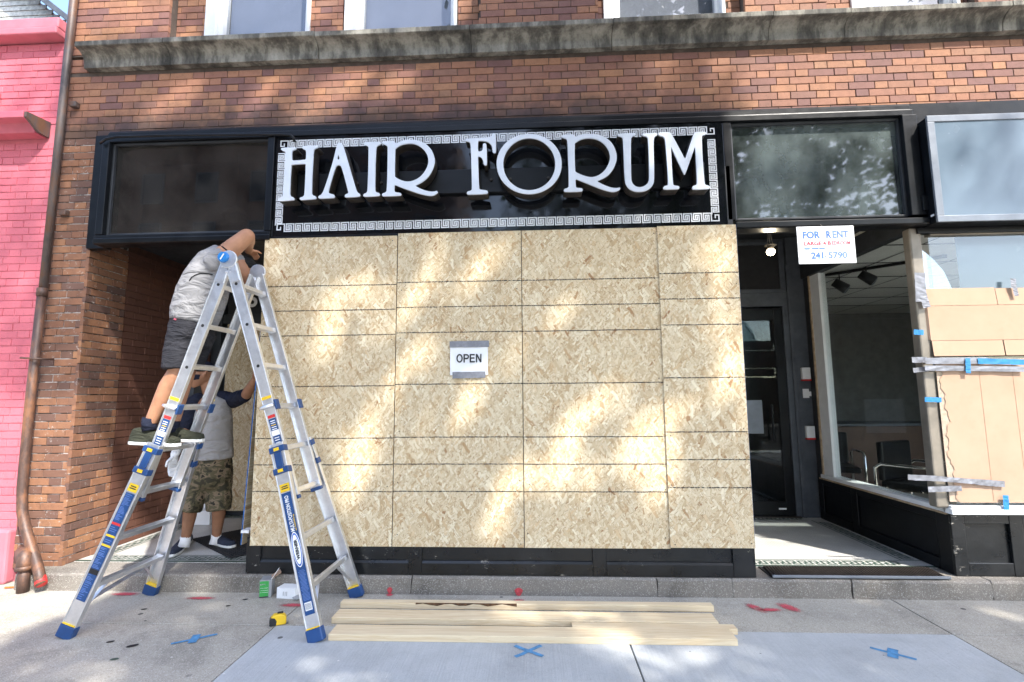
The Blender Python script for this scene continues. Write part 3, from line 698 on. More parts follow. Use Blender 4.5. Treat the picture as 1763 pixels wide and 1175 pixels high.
t = MB(); t.tube([(2.60, YR - 0.05, 0.95), (2.60, YR - 0.05, 1.35)], 0.012); t.box(2.594, 2.606, YR - 0.05, YR - 0.0125, 0.96, 0.975); t.box(2.594, 2.606, YR - 0.05, YR - 0.0125, 1.325, 1.34); t.build('door_handle', MT['black'], door)
t = MB(); t.box(1.57, 2.84, YR - 0.06, YR + 0.03, ZS + 0.005, ZS + 0.019); t.build('threshold', MT['iron'], bld)
t = MB(); t.box(1.5, 2.9, 7.4, 7.45, ZS, 3.2); t.box(1.5, 1.55, 5.85, 7.4, ZS, 3.2); t.box(2.95, 3.0, 5.85, 7.4, ZS, 3.2); t.box(1.5, 3.0, 5.85, 7.45, 3.2, 3.25); t.box(1.5, 3.0, 5.85, 7.45, ZS - 0.03, ZS - 0.01); t.build('stair_hall', MT['greydark'], bld)
# bell boxes on the door surround
for z0, lab in ((1.69, 1), (1.05, 2)):
    t = MB(); t.box(2.945, 3.035, YR - 0.075, YR - 0.031, z0 - 0.065, z0 + 0.065); bx = t.build('bell_box', MT['cream'], bld, bevel=0.006)
    t = MB(); t.box(2.945, 3.035, YR - 0.078, YR - 0.031, z0 - 0.082, z0 - 0.066); t.build('bell_box_base', MT['red'], bx)
t = MB(); t.box(2.955, 3.02, YR - 0.036, YR - 0.0305, 1.42, 1.52); t.box(3.0205, 3.045, YR - 0.034, YR - 0.0305, 1.44, 1.49); t.build('torn_tape', MT['white'], bld)
# side window of the shop
XW = 3.05
t = MB(); t.box(XW, XW + 0.05, 4.02, 5.70, ZS + 0.004, 0.56); sb = t.build('side_bulkhead', MT['black'], bld)
t = MB()
for a, b in ((3.97, 4.10), (5.05, 5.14), (5.62, 5.70)): t.box(XW - 0.018, XW - 0.0005, a, b, ZS + 0.004, 0.56)
for a, b in ((4.1005, 5.0495), (5.1405, 5.6195)): t.box(XW - 0.018, XW - 0.0005, a, b, ZS + 0.004, 0.22); t.box(XW - 0.018, XW - 0.0005, a, b, 0.50, 0.56)
t.build('bulkhead_moulding', MT['black'], sb, bevel=0.006)
t = MB(); t.box(XW - 0.03, XW + 0.10, 3.98, 5.62, 0.575, 0.612); t.build('window_sill', MT['cream'], bld, bevel=0.004)
t = MB(); t.box(XW - 0.035, XW - 0.005, 3.98, 5.64, 0.561, 0.5745); t.build('sill_lip', MT['woodraw'], bld)
t = MB(); t.box(XW - 0.005, XW + 0.07, 5.42, 5.60, 0.6125, 2.76); t.build('white_jamb', MT['cream'], bld, bevel=0.003)
t = MB(); t.box(XW - 0.02, XW - 0.006, 5.585, 5.605, 0.57, 2.77); t.build('jamb_strip', MT['woodraw'], bld)
t = MB(); t.box(XW + 0.0, XW + 0.06, 5.601, 5.73, 0.5, 3.2); t.build('dark_jamb', MT['greydark'], bld)
t = MB(); t.box(XW - 0.03, XW + 0.05, 4.04, 5.72, 2.762, 2.93); t.build('window_head', MT['greydark'], bld)
t = MB(); t.box(XW + 0.02, XW + 0.027, 4.03, 5.42, 0.6125, 2.762); t.build('side_window_pane', MT['glass'], bld)
# front window of the shop
t = MB(); t.box(2.945, 3.035, 3.955, 4.035, 0.613, 2.75); t.build('corner_post', MT['bronze'], bld, bevel=0.012)
t = MB(); t.box(XW + 0.06, 7.0, 3.965, 4.03, 2.69, 2.75); t.build('window_head', MT['bronze'], bld, bevel=0.004)
t = MB(); t.box(XW + 0.061, 7.0, 3.99, 3.996, 0.63, 2.69); t.build('front_window_pane', MT['glass'], bld)
t = MB(); t.box(XW - 0.02, 7.0, 3.93, 4.08, 0.613, 0.632); t.box(XW - 0.03, 7.0, 3.915, 4.0, 0.572, 0.6125); t.build('front_sill', MT['cream'], bld, bevel=0.004)
fb = MB(); fb.box(XW + 0.001, 7.0, 3.975, 4.02, ZS + 0.004, 0.5715); fbo = fb.build('front_bulkhead', MT['blackworn'], bld)
t = MB()
for a, b in ((XW - 0.02, 3.125), (3.44, 3.53), (4.1, 4.2), (4.9, 5.0)): t.box(a, b, 3.950, 3.9745, ZS + 0.004, 0.5715)
for a, b in ((3.1255, 3.4395), (3.5305, 4.0995), (4.2005, 4.8995)): t.box(a, b, 3.952, 3.9745, ZS + 0.004, 0.225); t.box(a, b, 3.952, 3.9745, 0.50, 0.571)
t.build('bulkhead_moulding', MT['blackworn'], fbo, bevel=0.004)
# shop interior
t = MB(); t.box(3.11, 8, 4.05, 9.5, 2.96, 3.0); t.build('shop_ceiling', plain('ceiling_white', (0.80, 0.79, 0.76), 0.8, var=0.03), bld)
t = MB()
for k in range(7): t.box(3.12, 8, 4.4 + 0.7*k, 4.415 + 0.7*k, 2.953, 2.959)
for k in range(5): t.box(3.9 + 0.8*k, 3.915 + 0.8*k, 4.06, 9.4, 2.951, 2.9525)
t.build('ceiling_grid', MT['greydark'], bld)
wallin = plain('shop_wall', (0.26, 0.25, 0.24), 0.8)
t = MB(); t.box(3.11, 8, 9.5, 9.55, ZS, 3.0); t.box(8, 8.05, 4.0, 9.55, ZS, 3.0); t.box(3.06, 3.10, 5.74, 9.5, ZS, 3.0); t.build('shop_wall', wallin, bld)
t = MB(); t.box(3.06, 8, 4.04, 9.5, ZS - 0.03, ZS + 0.002); t.build('shop_floor', plain('shop_floor', (0.52, 0.47, 0.40), 0.4), bld)
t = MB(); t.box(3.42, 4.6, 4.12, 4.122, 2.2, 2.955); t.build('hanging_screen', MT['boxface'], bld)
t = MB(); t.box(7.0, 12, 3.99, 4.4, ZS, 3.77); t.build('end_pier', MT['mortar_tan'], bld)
# passage light fitting
lb = empty('bulb_fitting', (0, 0, 0), parent=bld); lb.matrix_parent_inverse = parent_world(bld).inverted()
q = at(1327, 434, 4.30)
t = MB(); t.tube([q + Vector((-.005, 0, .05)), q + Vector((0, 0, .22))], 0.003, 6); t.tube([q + Vector((.02, 0, .07)), q + Vector((0, 0, .22))], 0.003, 6); t.tube([q + Vector((-.025, 0, .07)), q + Vector((0, 0, .22))], 0.003, 6)
t.disc(q + Vector((0, 0, .055)), (0, 0, 1), 0.05, 0.02, 14, 0.02); t.disc(q + Vector((0, 0, .022)), (0, 0, 1), 0.026, 0.033, 12)
t.tube([q + Vector((0, 0, .22)), Vector((q.x, q.y, 2.932))], 0.008, 6)
t.build('lamp_holder', MT['bronze'], lb, smooth=True)
em = NB('lit_bulb'); em.col((1, 0.95, 0.85)); em.set(em.b.inputs['Emission Color'], (1.0, 0.86, 0.62)); em.b.inputs['Emission Strength'].default_value = 9.0
t = MB(); t.sphere(q, 0.034, 14, 9, (1, 1, 0.9)); t.build('bulb', em.m, lb, smooth=True)
pl = bpy.data.lights.new('bulb_light', 'POINT'); pl.energy = 2.0; pl.color = (1, .85, .6); pl.shadow_soft_size = 0.04
po = bpy.data.objects.new('bulb_light', pl); COL.objects.link(po); po.location = q - Vector((0, 0, 0.05)); po.parent = lb; po.matrix_parent_inverse = parent_world(lb).inverted()
# conduit along the transom
t = MB(); t.tube([at(172, 247, 3.85), at(182, 240, 3.84), at(200, 236, 3.85), at(300, 233, 3.86), at(480, 232, 3.865), at(500, 233, 3.86), at(506, 238, 3.86), at(507, 245, 3.87)], 0.011, 8); t.build('cable', MT['black'], bld, smooth=True)
LETTERS={'H':[[(-2.029,3.464),(-1.908,3.467),(-1.905,3.45),(-1.937,3.443),(-1.942,3.419),(-1.937,3.352),(-1.82,3.356),(-1.819,3.419),(-1.826,3.444),(-1.855,3.453),(-1.854,3.473),(-1.729,3.475),(-1.728,3.456),(-1.757,3.449),(-1.765,3.417),(-1.767,3.09),(-1.759,3.058),(-1.727,3.049),(-1.726,3.029),(-1.857,3.023),(-1.858,3.043),(-1.827,3.048),(-1.819,3.075),(-1.819,3.326),(-1.942,3.322),(-1.944,3.079),(-1.936,3.053),(-1.905,3.045),(-1.904,3.025),(-2.036,3.018),(-2.035,3.04),(-2.002,3.045),(-1.994,3.08),(-1.987,3.417),(-1.996,3.437),(-2.028,3.446)]],'A':[[(-1.57,3.475),(-1.563,3.489),(-1.54,3.492),(-1.528,3.478),(-1.511,3.433),(-1.412,3.111),(-1.396,3.071),(-1.374,3.061),(-1.373,3.039),(-1.493,3.034),(-1.494,3.056),(-1.465,3.065),(-1.467,3.085),(-1.525,3.285),(-1.54,3.306),(-1.565,3.305),(-1.58,3.291),(-1.631,3.094),(-1.628,3.07),(-1.579,3.059),(-1.578,3.034),(-1.707,3.031),(-1.707,3.052),(-1.684,3.06),(-1.666,3.091),(-1.628,3.22),(-1.597,3.339)],[(-1.556,3.404),(-1.545,3.358),(-1.551,3.35),(-1.566,3.352),(-1.568,3.358)]],'I':[[(-1.351,3.488),(-1.216,3.489),(-1.215,3.467),(-1.244,3.46),(-1.256,3.428),(-1.256,3.09),(-1.246,3.067),(-1.215,3.062),(-1.215,3.04),(-1.345,3.036),(-1.345,3.058),(-1.319,3.063),(-1.31,3.092),(-1.31,3.434),(-1.317,3.459),(-1.351,3.468)]],'R':[[(-1.202,3.491),(-1.109,3.493),(-1.093,3.467),(-1.043,3.493),(-0.982,3.499),(-0.92,3.491),(-0.866,3.467),(-0.827,3.434),(-0.796,3.389),(-0.777,3.321),(-0.791,3.25),(-0.832,3.18),(-0.885,3.138),(-0.938,3.115),(-0.884,3.083),(-0.823,3.062),(-0.778,3.059),(-0.759,3.068),(-0.751,3.054),(-0.785,3.03),(-0.823,3.029),(-0.899,3.049),(-0.975,3.078),(-1.052,3.108),(-1.098,3.131),(-1.101,3.078),(-1.093,3.064),(-1.044,3.057),(-1.043,3.037),(-1.194,3.035),(-1.195,3.057),(-1.166,3.063),(-1.155,3.088),(-1.156,3.429),(-1.162,3.457),(-1.2,3.471)],[(-1.1,3.427),(-1.058,3.458),(-0.981,3.471),(-0.92,3.457),(-0.865,3.415),(-0.834,3.362),(-0.826,3.306),(-0.841,3.251),(-0.878,3.197),(-0.923,3.163),(-0.984,3.145),(-1.045,3.159),(-1.099,3.192)]],'F':[[(-0.534,3.489),(-0.345,3.495),(-0.324,3.504),(-0.321,3.528),(-0.295,3.527),(-0.293,3.365),(-0.318,3.366),(-0.32,3.404),(-0.33,3.439),(-0.36,3.463),(-0.396,3.471),(-0.436,3.472),(-0.438,3.382),(-0.411,3.378),(-0.395,3.395),(-0.395,3.447),(-0.369,3.446),(-0.364,3.266),(-0.388,3.267),(-0.393,3.304),(-0.407,3.335),(-0.437,3.345),(-0.429,3.085),(-0.422,3.066),(-0.359,3.057),(-0.359,3.032),(-0.521,3.03),(-0.522,3.052),(-0.487,3.06),(-0.48,3.079),(-0.491,3.445),(-0.503,3.468),(-0.534,3.469)]],'O':[[(0.221,3.257),(0.216,3.21),(0.2,3.164),(0.176,3.123),(0.144,3.087),(0.105,3.058),(0.061,3.037),(0.014,3.024),(-0.036,3.021),(-0.085,3.027),(-0.132,3.042),(-0.176,3.066),(-0.214,3.098),(-0.246,3.136),(-0.269,3.179),(-0.283,3.225),(-0.288,3.274),(-0.283,3.322),(-0.268,3.368),(-0.244,3.41),(-0.212,3.447),(-0.173,3.476),(-0.128,3.498),(-0.08,3.51),(-0.03,3.513),(0.02,3.507),(0.068,3.491),(0.112,3.466),(0.15,3.434),(0.181,3.396),(0.204,3.352),(0.217,3.305)],[(0.173,3.257),(0.169,3.215),(0.156,3.175),(0.137,3.139),(0.111,3.107),(0.079,3.081),(0.044,3.063),(0.005,3.052),(-0.034,3.049),(-0.074,3.054),(-0.113,3.067),(-0.148,3.088),(-0.179,3.116),(-0.204,3.149),(-0.223,3.187),(-0.234,3.228),(-0.238,3.27),(-0.234,3.312),(-0.222,3.352),(-0.202,3.389),(-0.176,3.421),(-0.145,3.447),(-0.109,3.466),(-0.07,3.478),(-0.029,3.48),(0.011,3.475),(0.05,3.461),(0.085,3.44),(0.116,3.411),(0.141,3.378),(0.159,3.34),(0.17,3.299)]],'R2':[[(0.226,3.495),(0.32,3.499),(0.326,3.47),(0.366,3.492),(0.439,3.498),(0.524,3.486),(0.595,3.442),(0.635,3.376),(0.651,3.3),(0.634,3.233),(0.593,3.167),(0.543,3.131),(0.485,3.109),(0.541,3.075),(0.597,3.051),(0.646,3.046),(0.664,3.055),(0.667,3.038),(0.631,3.02),(0.589,3.022),(0.519,3.046),(0.449,3.078),(0.379,3.11),(0.324,3.135),(0.325,3.07),(0.331,3.057),(0.377,3.054),(0.377,3.03),(0.235,3.03),(0.235,3.052),(0.267,3.059),(0.275,3.079),(0.272,3.434),(0.265,3.465),(0.227,3.475)],[(0.323,3.425),(0.373,3.457),(0.438,3.466),(0.502,3.453),(0.558,3.413),(0.592,3.355),(0.601,3.294),(0.581,3.235),(0.552,3.19),(0.508,3.154),(0.451,3.137),(0.387,3.154),(0.322,3.189)]],'U':[[(0.663,3.489),(0.796,3.491),(0.797,3.471),(0.773,3.468),(0.76,3.445),(0.751,3.132),(0.756,3.086),(0.784,3.055),(0.819,3.047),(0.855,3.057),(0.885,3.086),(0.894,3.128),(0.897,3.433),(0.889,3.46),(0.853,3.467),(0.852,3.486),(0.967,3.486),(0.966,3.468),(0.95,3.463),(0.933,3.439),(0.929,3.104),(0.913,3.059),(0.876,3.026),(0.818,3.013),(0.761,3.022),(0.719,3.057),(0.703,3.111),(0.704,3.44),(0.697,3.465),(0.662,3.472)]],'M':[[(0.977,3.488),(1.056,3.489),(1.072,3.482),(1.166,3.269),(1.173,3.269),(1.249,3.478),(1.26,3.483),(1.339,3.481),(1.339,3.461),(1.313,3.458),(1.301,3.442),(1.304,3.07),(1.313,3.051),(1.345,3.045),(1.344,3.022),(1.214,3.02),(1.215,3.045),(1.246,3.053),(1.254,3.071),(1.253,3.359),(1.246,3.36),(1.166,3.146),(1.158,3.142),(1.07,3.367),(1.065,3.366),(1.066,3.07),(1.076,3.054),(1.116,3.049),(1.115,3.027),(0.995,3.027),(0.996,3.051),(1.026,3.056),(1.037,3.074),(1.028,3.428),(1.015,3.456),(0.976,3.467)]]}
# ================================================================== NEIGHBOUR
pink = empty('pink_building', (-4.6, 4.0, 0), 'low painted pink brick building at the left edge', 'building')
YP = 4.04
t = MB(); t.box(-12, -4.262, YP + 0.006, 4.6, 0.0, 4.72); t.build('wall', MT['pink'], pink)
sp0 = specs; specs = []
lay(-5.3, -4.264, 0.42, 3.78, YP, 'y', 'brick_pink', 0.02)
lay(-5.3, -4.264, 3.93, 4.73, YP, 'y', 'brick_pink', 0.1)
bricks(specs, pink, 240)
t = MB(); t.box(-12, -4.258, 3.93, 4.62, 4.735, 4.80); t.box(-12, -4.258, 3.945, 4.60, 4.80, 4.90); t.build('parapet_coping', MT['pink'], pink, bevel=0.01)
t = MB(); t.sweepx([(YP, 3.79), (3.93, 3.79), (3.90, 3.86), (3.82, 3.87), (3.82, 3.93), (3.9, 3.95), (YP, 3.95)], -12, -4.36); t.build('ledge', MT['pinkdark'], pink, bevel=0.004)
t = MB(); t.sweepx([(YP, 3.80), (3.95, 3.80), (3.83, 3.88), (3.83, 3.925), (YP, 3.945)], -4.3595, -4.335); t.build('ledge_end', MT['pipetop'], pink)
t = MB(); t.box(-12, -4.258, 3.965, YP + 0.02, 0.0, 0.42); t.build('plinth', MT['pink'], pink, bevel=0.02)
t = MB(); t.box(-5.4, -4.83, 3.96, YP, 4.02, 4.25); t.build('wall_bracket', MT['pink'], pink, bevel=0.02)
# sided house behind
hs = empty('sided_house', (-8, 9, 0), 'white clapboard gable of a house behind the pink parapet', 'house')
YG = 9.0; A = at(62, -6, YG); B = at(112, 33, YG)
sl = (A.z - B.z) / (B.x - A.x)
t = MB(); t.prism([(-30, 2), (B.x + 0.3, 2), (B.x + 0.3, B.z - 0.3 * sl - 0.06), (B.x - 4, B.z + 4 * sl - 0.06), (-30, B.z + 4 * sl - 0.06)], YG + 0.02, YG + 5); t.build('wall', MT['white'], hs)
sid = plain('weathered_siding', (0.62, 0.62, 0.56), 0.7, var=0.25, scale=12)
z = 8.3
while z < B.z + 4 * sl - 0.15:
    xr = B.x - (z + 0.12 - B.z) / sl
    t = MB(); t.sweepx([(YG + 0.02, z), (YG - 0.012, z), (YG + 0.004, z + 0.118), (YG + 0.02, z + 0.118)], -26, min(B.x + 0.1, xr)); t.build('clapboard', sid, hs); z += 0.12
t = MB(); t.obox((B.x + 0.6, YG - 0.15, B.z - 0.6 * sl + 0.05), (B.x - 4.2, YG - 0.15, B.z + 4.2 * sl + 0.05), 0.5, 0.10, (0, 0, 1)); t.build('roof_edge', MT['trimgrey'], hs)
# downspout and standpipe
ds = empty('downspout', (-4.14, 3.95, 0), 'rusty brown downspout running down between the pink and brick walls', 'drainpipe')
P = [Vector((-4.135, 3.95, 6.5)), Vector((-4.145, 3.95, 4.0)), Vector((-4.155, 3.95, 2.30))]
t = MB(); t.tube(P, 0.031, 12); t.build('upper_pipe', MT['pipetop'], ds, smooth=True)
P = [Vector((-4.156, 3.945, 2.36)), Vector((-4.166, 3.945, 1.40)), at(38, 840, 3.945), at(38, 880, 3.94), at(44, 910, 3.925), at(52, 937, 3.90), at(60, 960, 3.875), at(67, 985, 3.84), at(71, 1006, 3.80)]
t = MB(); t.tube(P, [0.033, 0.034, 0.034, 0.035, 0.036, 0.036, 0.036, 0.036, 0.036], 12); lp = t.build('lower_pipe', MT['pipe'], ds, smooth=True)
t = MB(); t.tube([Vector((-4.156, 3.945, 2.33)), Vector((-4.157, 3.945, 2.40))], 0.038, 12); t.build('coupling', MT['pipe'], ds, smooth=True)
t = MB(); t.tube([(-4.27, 3.93, 1.81), (-4.20, 3.90, 1.805), (-4.12, 3.89, 1.80), (-4.05, 4.0, 1.80)], 0.009, 7); t.build('strap', MT['pipe'], ds, smooth=True)
t = MB(); t.tube([at(69.5, 995, 3.825), at(71, 1006, 3.80)], 0.0375, 12); t.build('red_paint_band', MT['red'], ds, smooth=True)
for z_ in (3.05, 4.05):
    t = MB(); t.box(-4.11, -4.05, 3.97, 4.02, z_, z_ + 0.05); t.build('bracket', MT['pipetop'], ds, bevel=0.008)
sp = empty('standpipe', (-3.95, 3.83, 0), 'short brown elbow vent pipe standing on the pavement by the downspout', 'vent pipe')
t = MB(); t.tube([(-3.95, 3.83, -0.01), (-3.955, 3.83, 0.20)], 0.039, 14); t.build('riser', MT['pipe'], sp, smooth=True)
t = MB(); t.tube([(-3.955, 3.83, 0.17), (-3.957, 3.83, 0.215), (-3.97, 3.84, 0.255), (-4.0, 3.86, 0.275), (-4.04, 3.89, 0.27), (-4.07, 3.915, 0.245), (-4.08, 3.925, 0.20)], [0.050, 0.050, 0.052, 0.052, 0.052, 0.050, 0.048], 14); t.build('elbow', MT['pipe'], sp, smooth=True)
t = MB(); t.tube([(-3.955, 3.83, 0.165), (-3.955, 3.83, 0.195)], 0.056, 14); t.build('collar', MT['pipe'], sp, smooth=True)
# orange paint stick on the pavement
c = on(8, 1012, 0.01); t = MB(); t.obox(c, c + Vector((0.16, 0.035, 0.0)), 0.015, 0.008, (0, 0, 1)); tag(t.build('marker_stick', plain('orange_plastic', (0.75, 0.16, 0.03), 0.5), bevel=0.002), 'thin orange stick lying on the pavement at the left edge', 'stick')

# ================================================================== SHOP SIGN
def curve_mesh(loops, ext, bev, name):
    cu = bpy.data.curves.new(name, 'CURVE'); cu.dimensions = '2D'; cu.fill_mode = 'BOTH'; cu.extrude = ext; cu.bevel_depth = bev; cu.bevel_resolution = 1
    for L in loops:
        sp_ = cu.splines.new('POLY'); sp_.points.add(len(L) - 1); sp_.use_cyclic_u = True
        for p_, (x, y) in zip(sp_.points, L): p_.co = (x, y, 0, 1)
    ob = bpy.data.objects.new(name, cu); me = bpy.data.meshes.new_from_object(ob); bpy.data.objects.remove(ob); return me
def smooth_loop(L, mx=0.008, it=2):
    for _ in range(it):
        out = []; n = len(L)
        for i in range(n):
            a, b, c_ = Vector(L[i-1]), Vector(L[i]), Vector(L[(i+1) % n])
            k1 = min(mx, (a - b).length * 0.3); k2 = min(mx, (c_ - b).length * 0.3)
            ang = (b - a).angle(c_ - b, 0)
            if ang < 0.9: k1 = (a - b).length * 0.25; k2 = (c_ - b).length * 0.25
            out += [tuple(b + (a - b).normalized() * k1), tuple(b + (c_ - b).normalized() * k2)]
        L = out
    return L
sign = empty('shop_sign', (-0.33, 3.9, 2.8), 'long glossy black sign with white raised HAIR FORUM letters and key border', 'sign')
t = MB(); t.box(-2.166, 1.534, 3.900, 3.935, 2.788, 3.652); t.build('panel', MT['panel'], sign, bevel=0.003)
t = MB(); t.box(-2.05, 1.36, 3.86, 3.899, 3.10, 3.30); t.build('raceway', MT['black'], sign, bevel=0.004)
for nm, loops in LETTERS.items():
    L2 = [smooth_loop(l) for l in loops]
    for body, (e, y, mt) in {'letter_face': (0.006, 3.736, 'letter'), 'letter_return': (0.050, 3.793, 'letterside')}.items():
        grow = L2
        me = curve_mesh(grow, e, 0.0015, body); me.transform(Matrix.Translation((0, y, 0)) @ Matrix.Rotation(math.pi/2, 4, 'X'))
        me.materials.clear(); me.materials.append(MT[mt])
        if body == 'letter_face':
            lf = link('letter', me, None, sign); 
        else: link('letter_return', me, None, lf)
# stand-off pegs
t = MB()
for nm, loops in LETTERS.items():
    xs_ = [p[0] for p in loops[0]]; zs_ = [p[1] for p in loops[0]]
    for fx in (0.2, 0.8):
        t.tube([(min(xs_) + (max(xs_) - min(xs_)) * fx, 3.84, 3.2), (min(xs_) + (max(xs_) - min(xs_)) * fx, 3.9, 3.2)], 0.012, 6)
t.build('letter_pegs', MT['letterside'], sign)
# key border
kb = MB(); X0, X1, Z0, Z1 = -2.145, 1.480, 2.822, 3.620; YK = 3.8985
n = 47; p_ = (X1 - X0 - 0.004) / (n + 0.0); wd = 0.0098
for i in range(n - 1):
    for zb, s in ((Z0, 1), (Z1 - 0.072, 1)):
        ribbon(kb, [(X0 + 0.006 + (i + u) * p_, zb + 0.006 + (0.81 - v) * p_) for u, v in KEY], wd, 0, 'xz', YK)
nv = 9; pv = (Z1 - Z0 - 2 * 0.0775 - 0.012) / nv
for i in range(nv):
    for xb in (X0, X1 - 0.075):
        ribbon(kb, [(xb + 0.006 + (0.81 - v) * pv * 0.95, Z0 + 0.085 + (i + (u if u <= 1 else u)) * pv * 0.98 - 0.3*pv) for u, v in [(0.58,0.36),(0.58,0.625),(0.2,0.625),(0.2,0.0),(1.0,0.0),(1.0,0.81)]], wd * 0.95, 0, 'xz', YK)
        ribbon(kb, [(xb + 0.006 + (0.81 - v) * pv * 0.95, Z0 + 0.085 + (i + u) * pv * 0.98 - 0.3*pv) for u, v in [(0.0,0.81),(0.76,0.81),(0.76,0.2),(0.4,0.2),(0.4,0.47)]], wd * 0.95, 0, 'xz', YK + 0.0004)
kb.build('key_border', MT['key'], sign)

# ================================================================== TEXT
def text(body, h, mat, parent, org, xd, yd, bold=0.0, ext=0.0008, align='LEFT', name='lettering', wscale=1.0, track=1.0):
    cu = bpy.data.curves.new('t', 'FONT'); cu.body = body; cu.size = h / 0.72; cu.offset = bold; cu.align_x = align; cu.extrude = 0.0; cu.space_character = track; cu.resolution_u = 4
    ob = bpy.data.objects.new('t', cu); me = bpy.data.meshes.new_from_object(ob); bpy.data.objects.remove(ob)
    xd, yd = Vector(xd).normalized(), Vector(yd).normalized(); zd = xd.cross(yd)
    o_ = Vector(org) + zd * ext
    me.transform(Matrix(((xd.x * wscale, yd.x, zd.x, o_.x), (xd.y * wscale, yd.y, zd.y, o_.y), (xd.z * wscale, yd.z, zd.z, o_.z), (0, 0, 0, 1))))
    me.materials.clear(); me.materials.append(MT[mat]); return link(name, me, None, parent)

# ================================================================== OSB SHEETS
YO = 3.875
OS = [(-2.210, -1.111, 0.338, 2.762, 0.000, 'leftmost large OSB sheet of the boarded front, behind the ladder', 0),
      (-1.105, -0.109, 0.336, 2.780, 0.003, 'second OSB sheet from the left, the one with the OPEN paper', 0),
      (-0.103, 0.972, 0.334, 2.778, 0.001, 'third OSB sheet from the left, blank, right of the OPEN paper', 0),
      (0.966, 1.575, 0.344, 2.782, -0.012, 'narrow rightmost OSB sheet of the boarded front beside the open doorway', 0.035)]
OFF = [16, 24, 32, 48, 64, 72, 80]
for x0, x1, z0, z1, dy, lab, sh in OS:
    t = MB(); cxm = (x0 + x1) / 2; w2 = (x1 - x0) / 2
    t.box(-w2, w2, 0, 0.011, 0, z1 - z0)
    o = t.build('osb_sheet', MT['osb'], bevel=0.0012, seg=1); o.location = (cxm, YO + dy, z0); tag(o, lab, 'osb sheet', 'OSB sheets boarding up the shopfront')
    o.rotation_euler = (math.radians(random.uniform(-.02, .02)), math.radians(random.uniform(-.08, .08)), 0)
    if dy < 0:
     e = MB(); e.box(w2 + 0.0002, w2 + 0.0012, 0.0005, 0.0105, 0, z1 - z0)
     eo = e.build('blue_edge', MT['osbedge']); eo.parent = o
    lm = MB()
    for k in OFF:
        zz = (z1 - z0) * (96 - k) / 96 + sh * 0.7; N = 24; vs = []
        for i in range(N + 1):
            x = -w2 + 2 * w2 * i / N; j = random.uniform(-.0012, .0012)
            vs += [(x, -0.0006, zz - 0.0042 + j), (x, -0.0006, zz + 0.0042 + j)]
        lm.add(vs, [(2*i, 2*i+2, 2*i+3, 2*i+1) for i in range(N)])
    lo = lm.build('nailing_lines', MT['chalk']); lo.parent = o
    # screw heads
    sm = MB()
    for zz in np.linspace(0.06, z1 - z0 - 0.06, 7):
        for xx in (-w2 + 0.03, w2 - 0.03): sm.disc((xx + random.uniform(-.01, .01), -0.0018, zz + random.uniform(-.05, .05)), (0, 1, 0), 0.0045, 0.0017, 7)
    so_ = tag(sm.build('screws', MT['iron']), kind='stuff'); so_.parent = o
# sheet the second worker holds, edge on, and the one over the passage door
t = MB(); t.box(0, 0.011, 0, 1.19, 0, 2.30); o = t.build('osb_sheet', MT['osb']); o.location = (-2.372, 4.03, 0.30); o.rotation_euler = (0, math.radians(2.6), math.radians(-3))
tag(o, 'loose OSB sheet held upright edge on by the worker in the passage', 'osb sheet')
e = MB(); e.box(-0.002, 0.008, -0.0016, -0.0002, 0, 2.30); eo = e.build('blue_edge', MT['osbedge']); eo.parent = o
t = MB(); t.box(-0.55, 0.55, 0, 0.012, 0, 2.16); o = t.build('osb_sheet', MT['osb']); o.location = (-3.12, 5.735, 0.19)
tag(o, 'OSB sheet covering the door at the back of the left passage', 'osb sheet')
e = MB()
for zz, ww in ((1.62, .12), (1.30, .09), (1.05, .13), (0.7, .10)):
    for k in range(4): e.box(0.14 - ww, 0.14, -0.0012, -0.0004, zz + 0.035 * k, zz + 0.035 * k + 0.013)
eo = e.build('stamp_print', MT['chalk']); eo.parent = o
t = MB(); n6 = text('6', 0.20, 'inkwhite', bld, (-3.46, 5.738, 2.56), (1, 0, 0), (0, 0, 1), 0.006, name='house_number')

# ================================================================== PAPERS AND SIGNS
def strip_mesh(a, b, w, nrm, wr=0.003, N=10, name='tape'):
    a, b, nrm = Vector(a), Vector(b), Vector(nrm).normalized(); d = (b - a).normalized(); q = nrm.cross(d).normalized(); m = MB(); vs = []
    for i in range(N + 1):
        p = a.lerp(b, i / N)
        for s in (-1, 0, 1): vs.append(p + q * (s * w / 2 + random.uniform(-.0012, .0012)) + nrm * random.uniform(0, wr))
    fs = []
    for i in range(N):
        for k in (0, 1): fs.append((3*i+k, 3*i+3+k, 3*i+4+k, 3*i+1+k))
    return m.add(vs, fs)
ps = empty('open_notice', at(808, 620, YO), 'white paper reading OPEN taped to the OSB boards', 'paper sign')
TL, BR = at(776, 590, 3.866), at(839, 650, 3.866)
cxp, czp = (TL.x + BR.x) / 2, (TL.z + BR.z) / 2; hw, hh = 0.148, 0.118
m = MB(); N = 8; vs = []
for i in range(N + 1):
    for k in range(N + 1):
        vs.append((cxp - hw + 2*hw*i/N, 3.8715 - 0.003 * math.sin(i * 1.1) * math.sin(k * 0.9) - 0.002, czp - hh + 2*hh*k/N))
m.add(vs, [(i*(N+1)+k, (i+1)*(N+1)+k, (i+1)*(N+1)+k+1, i*(N+1)+k+1) for i in range(N) for k in range(N)]); m.build('sheet_of_paper', MT['paper'], ps, smooth=True)
strip_mesh((cxp - hw - 0.004, 3.8655, czp + hh + 0.004), (cxp + hw + 0.01, 3.8655, czp + hh + 0.006), 0.05, (0, -1, 0), 0.0015).build('duct_tape', MT['ducttape'], ps)
strip_mesh((cxp - hw + 0.02, 3.8655, czp - hh - 0.002), (cxp + hw - 0.02, 3.8655, czp - hh + 0.002), 0.05, (0, -1, 0), 0.0015).build('duct_tape', MT['ducttape'], ps)
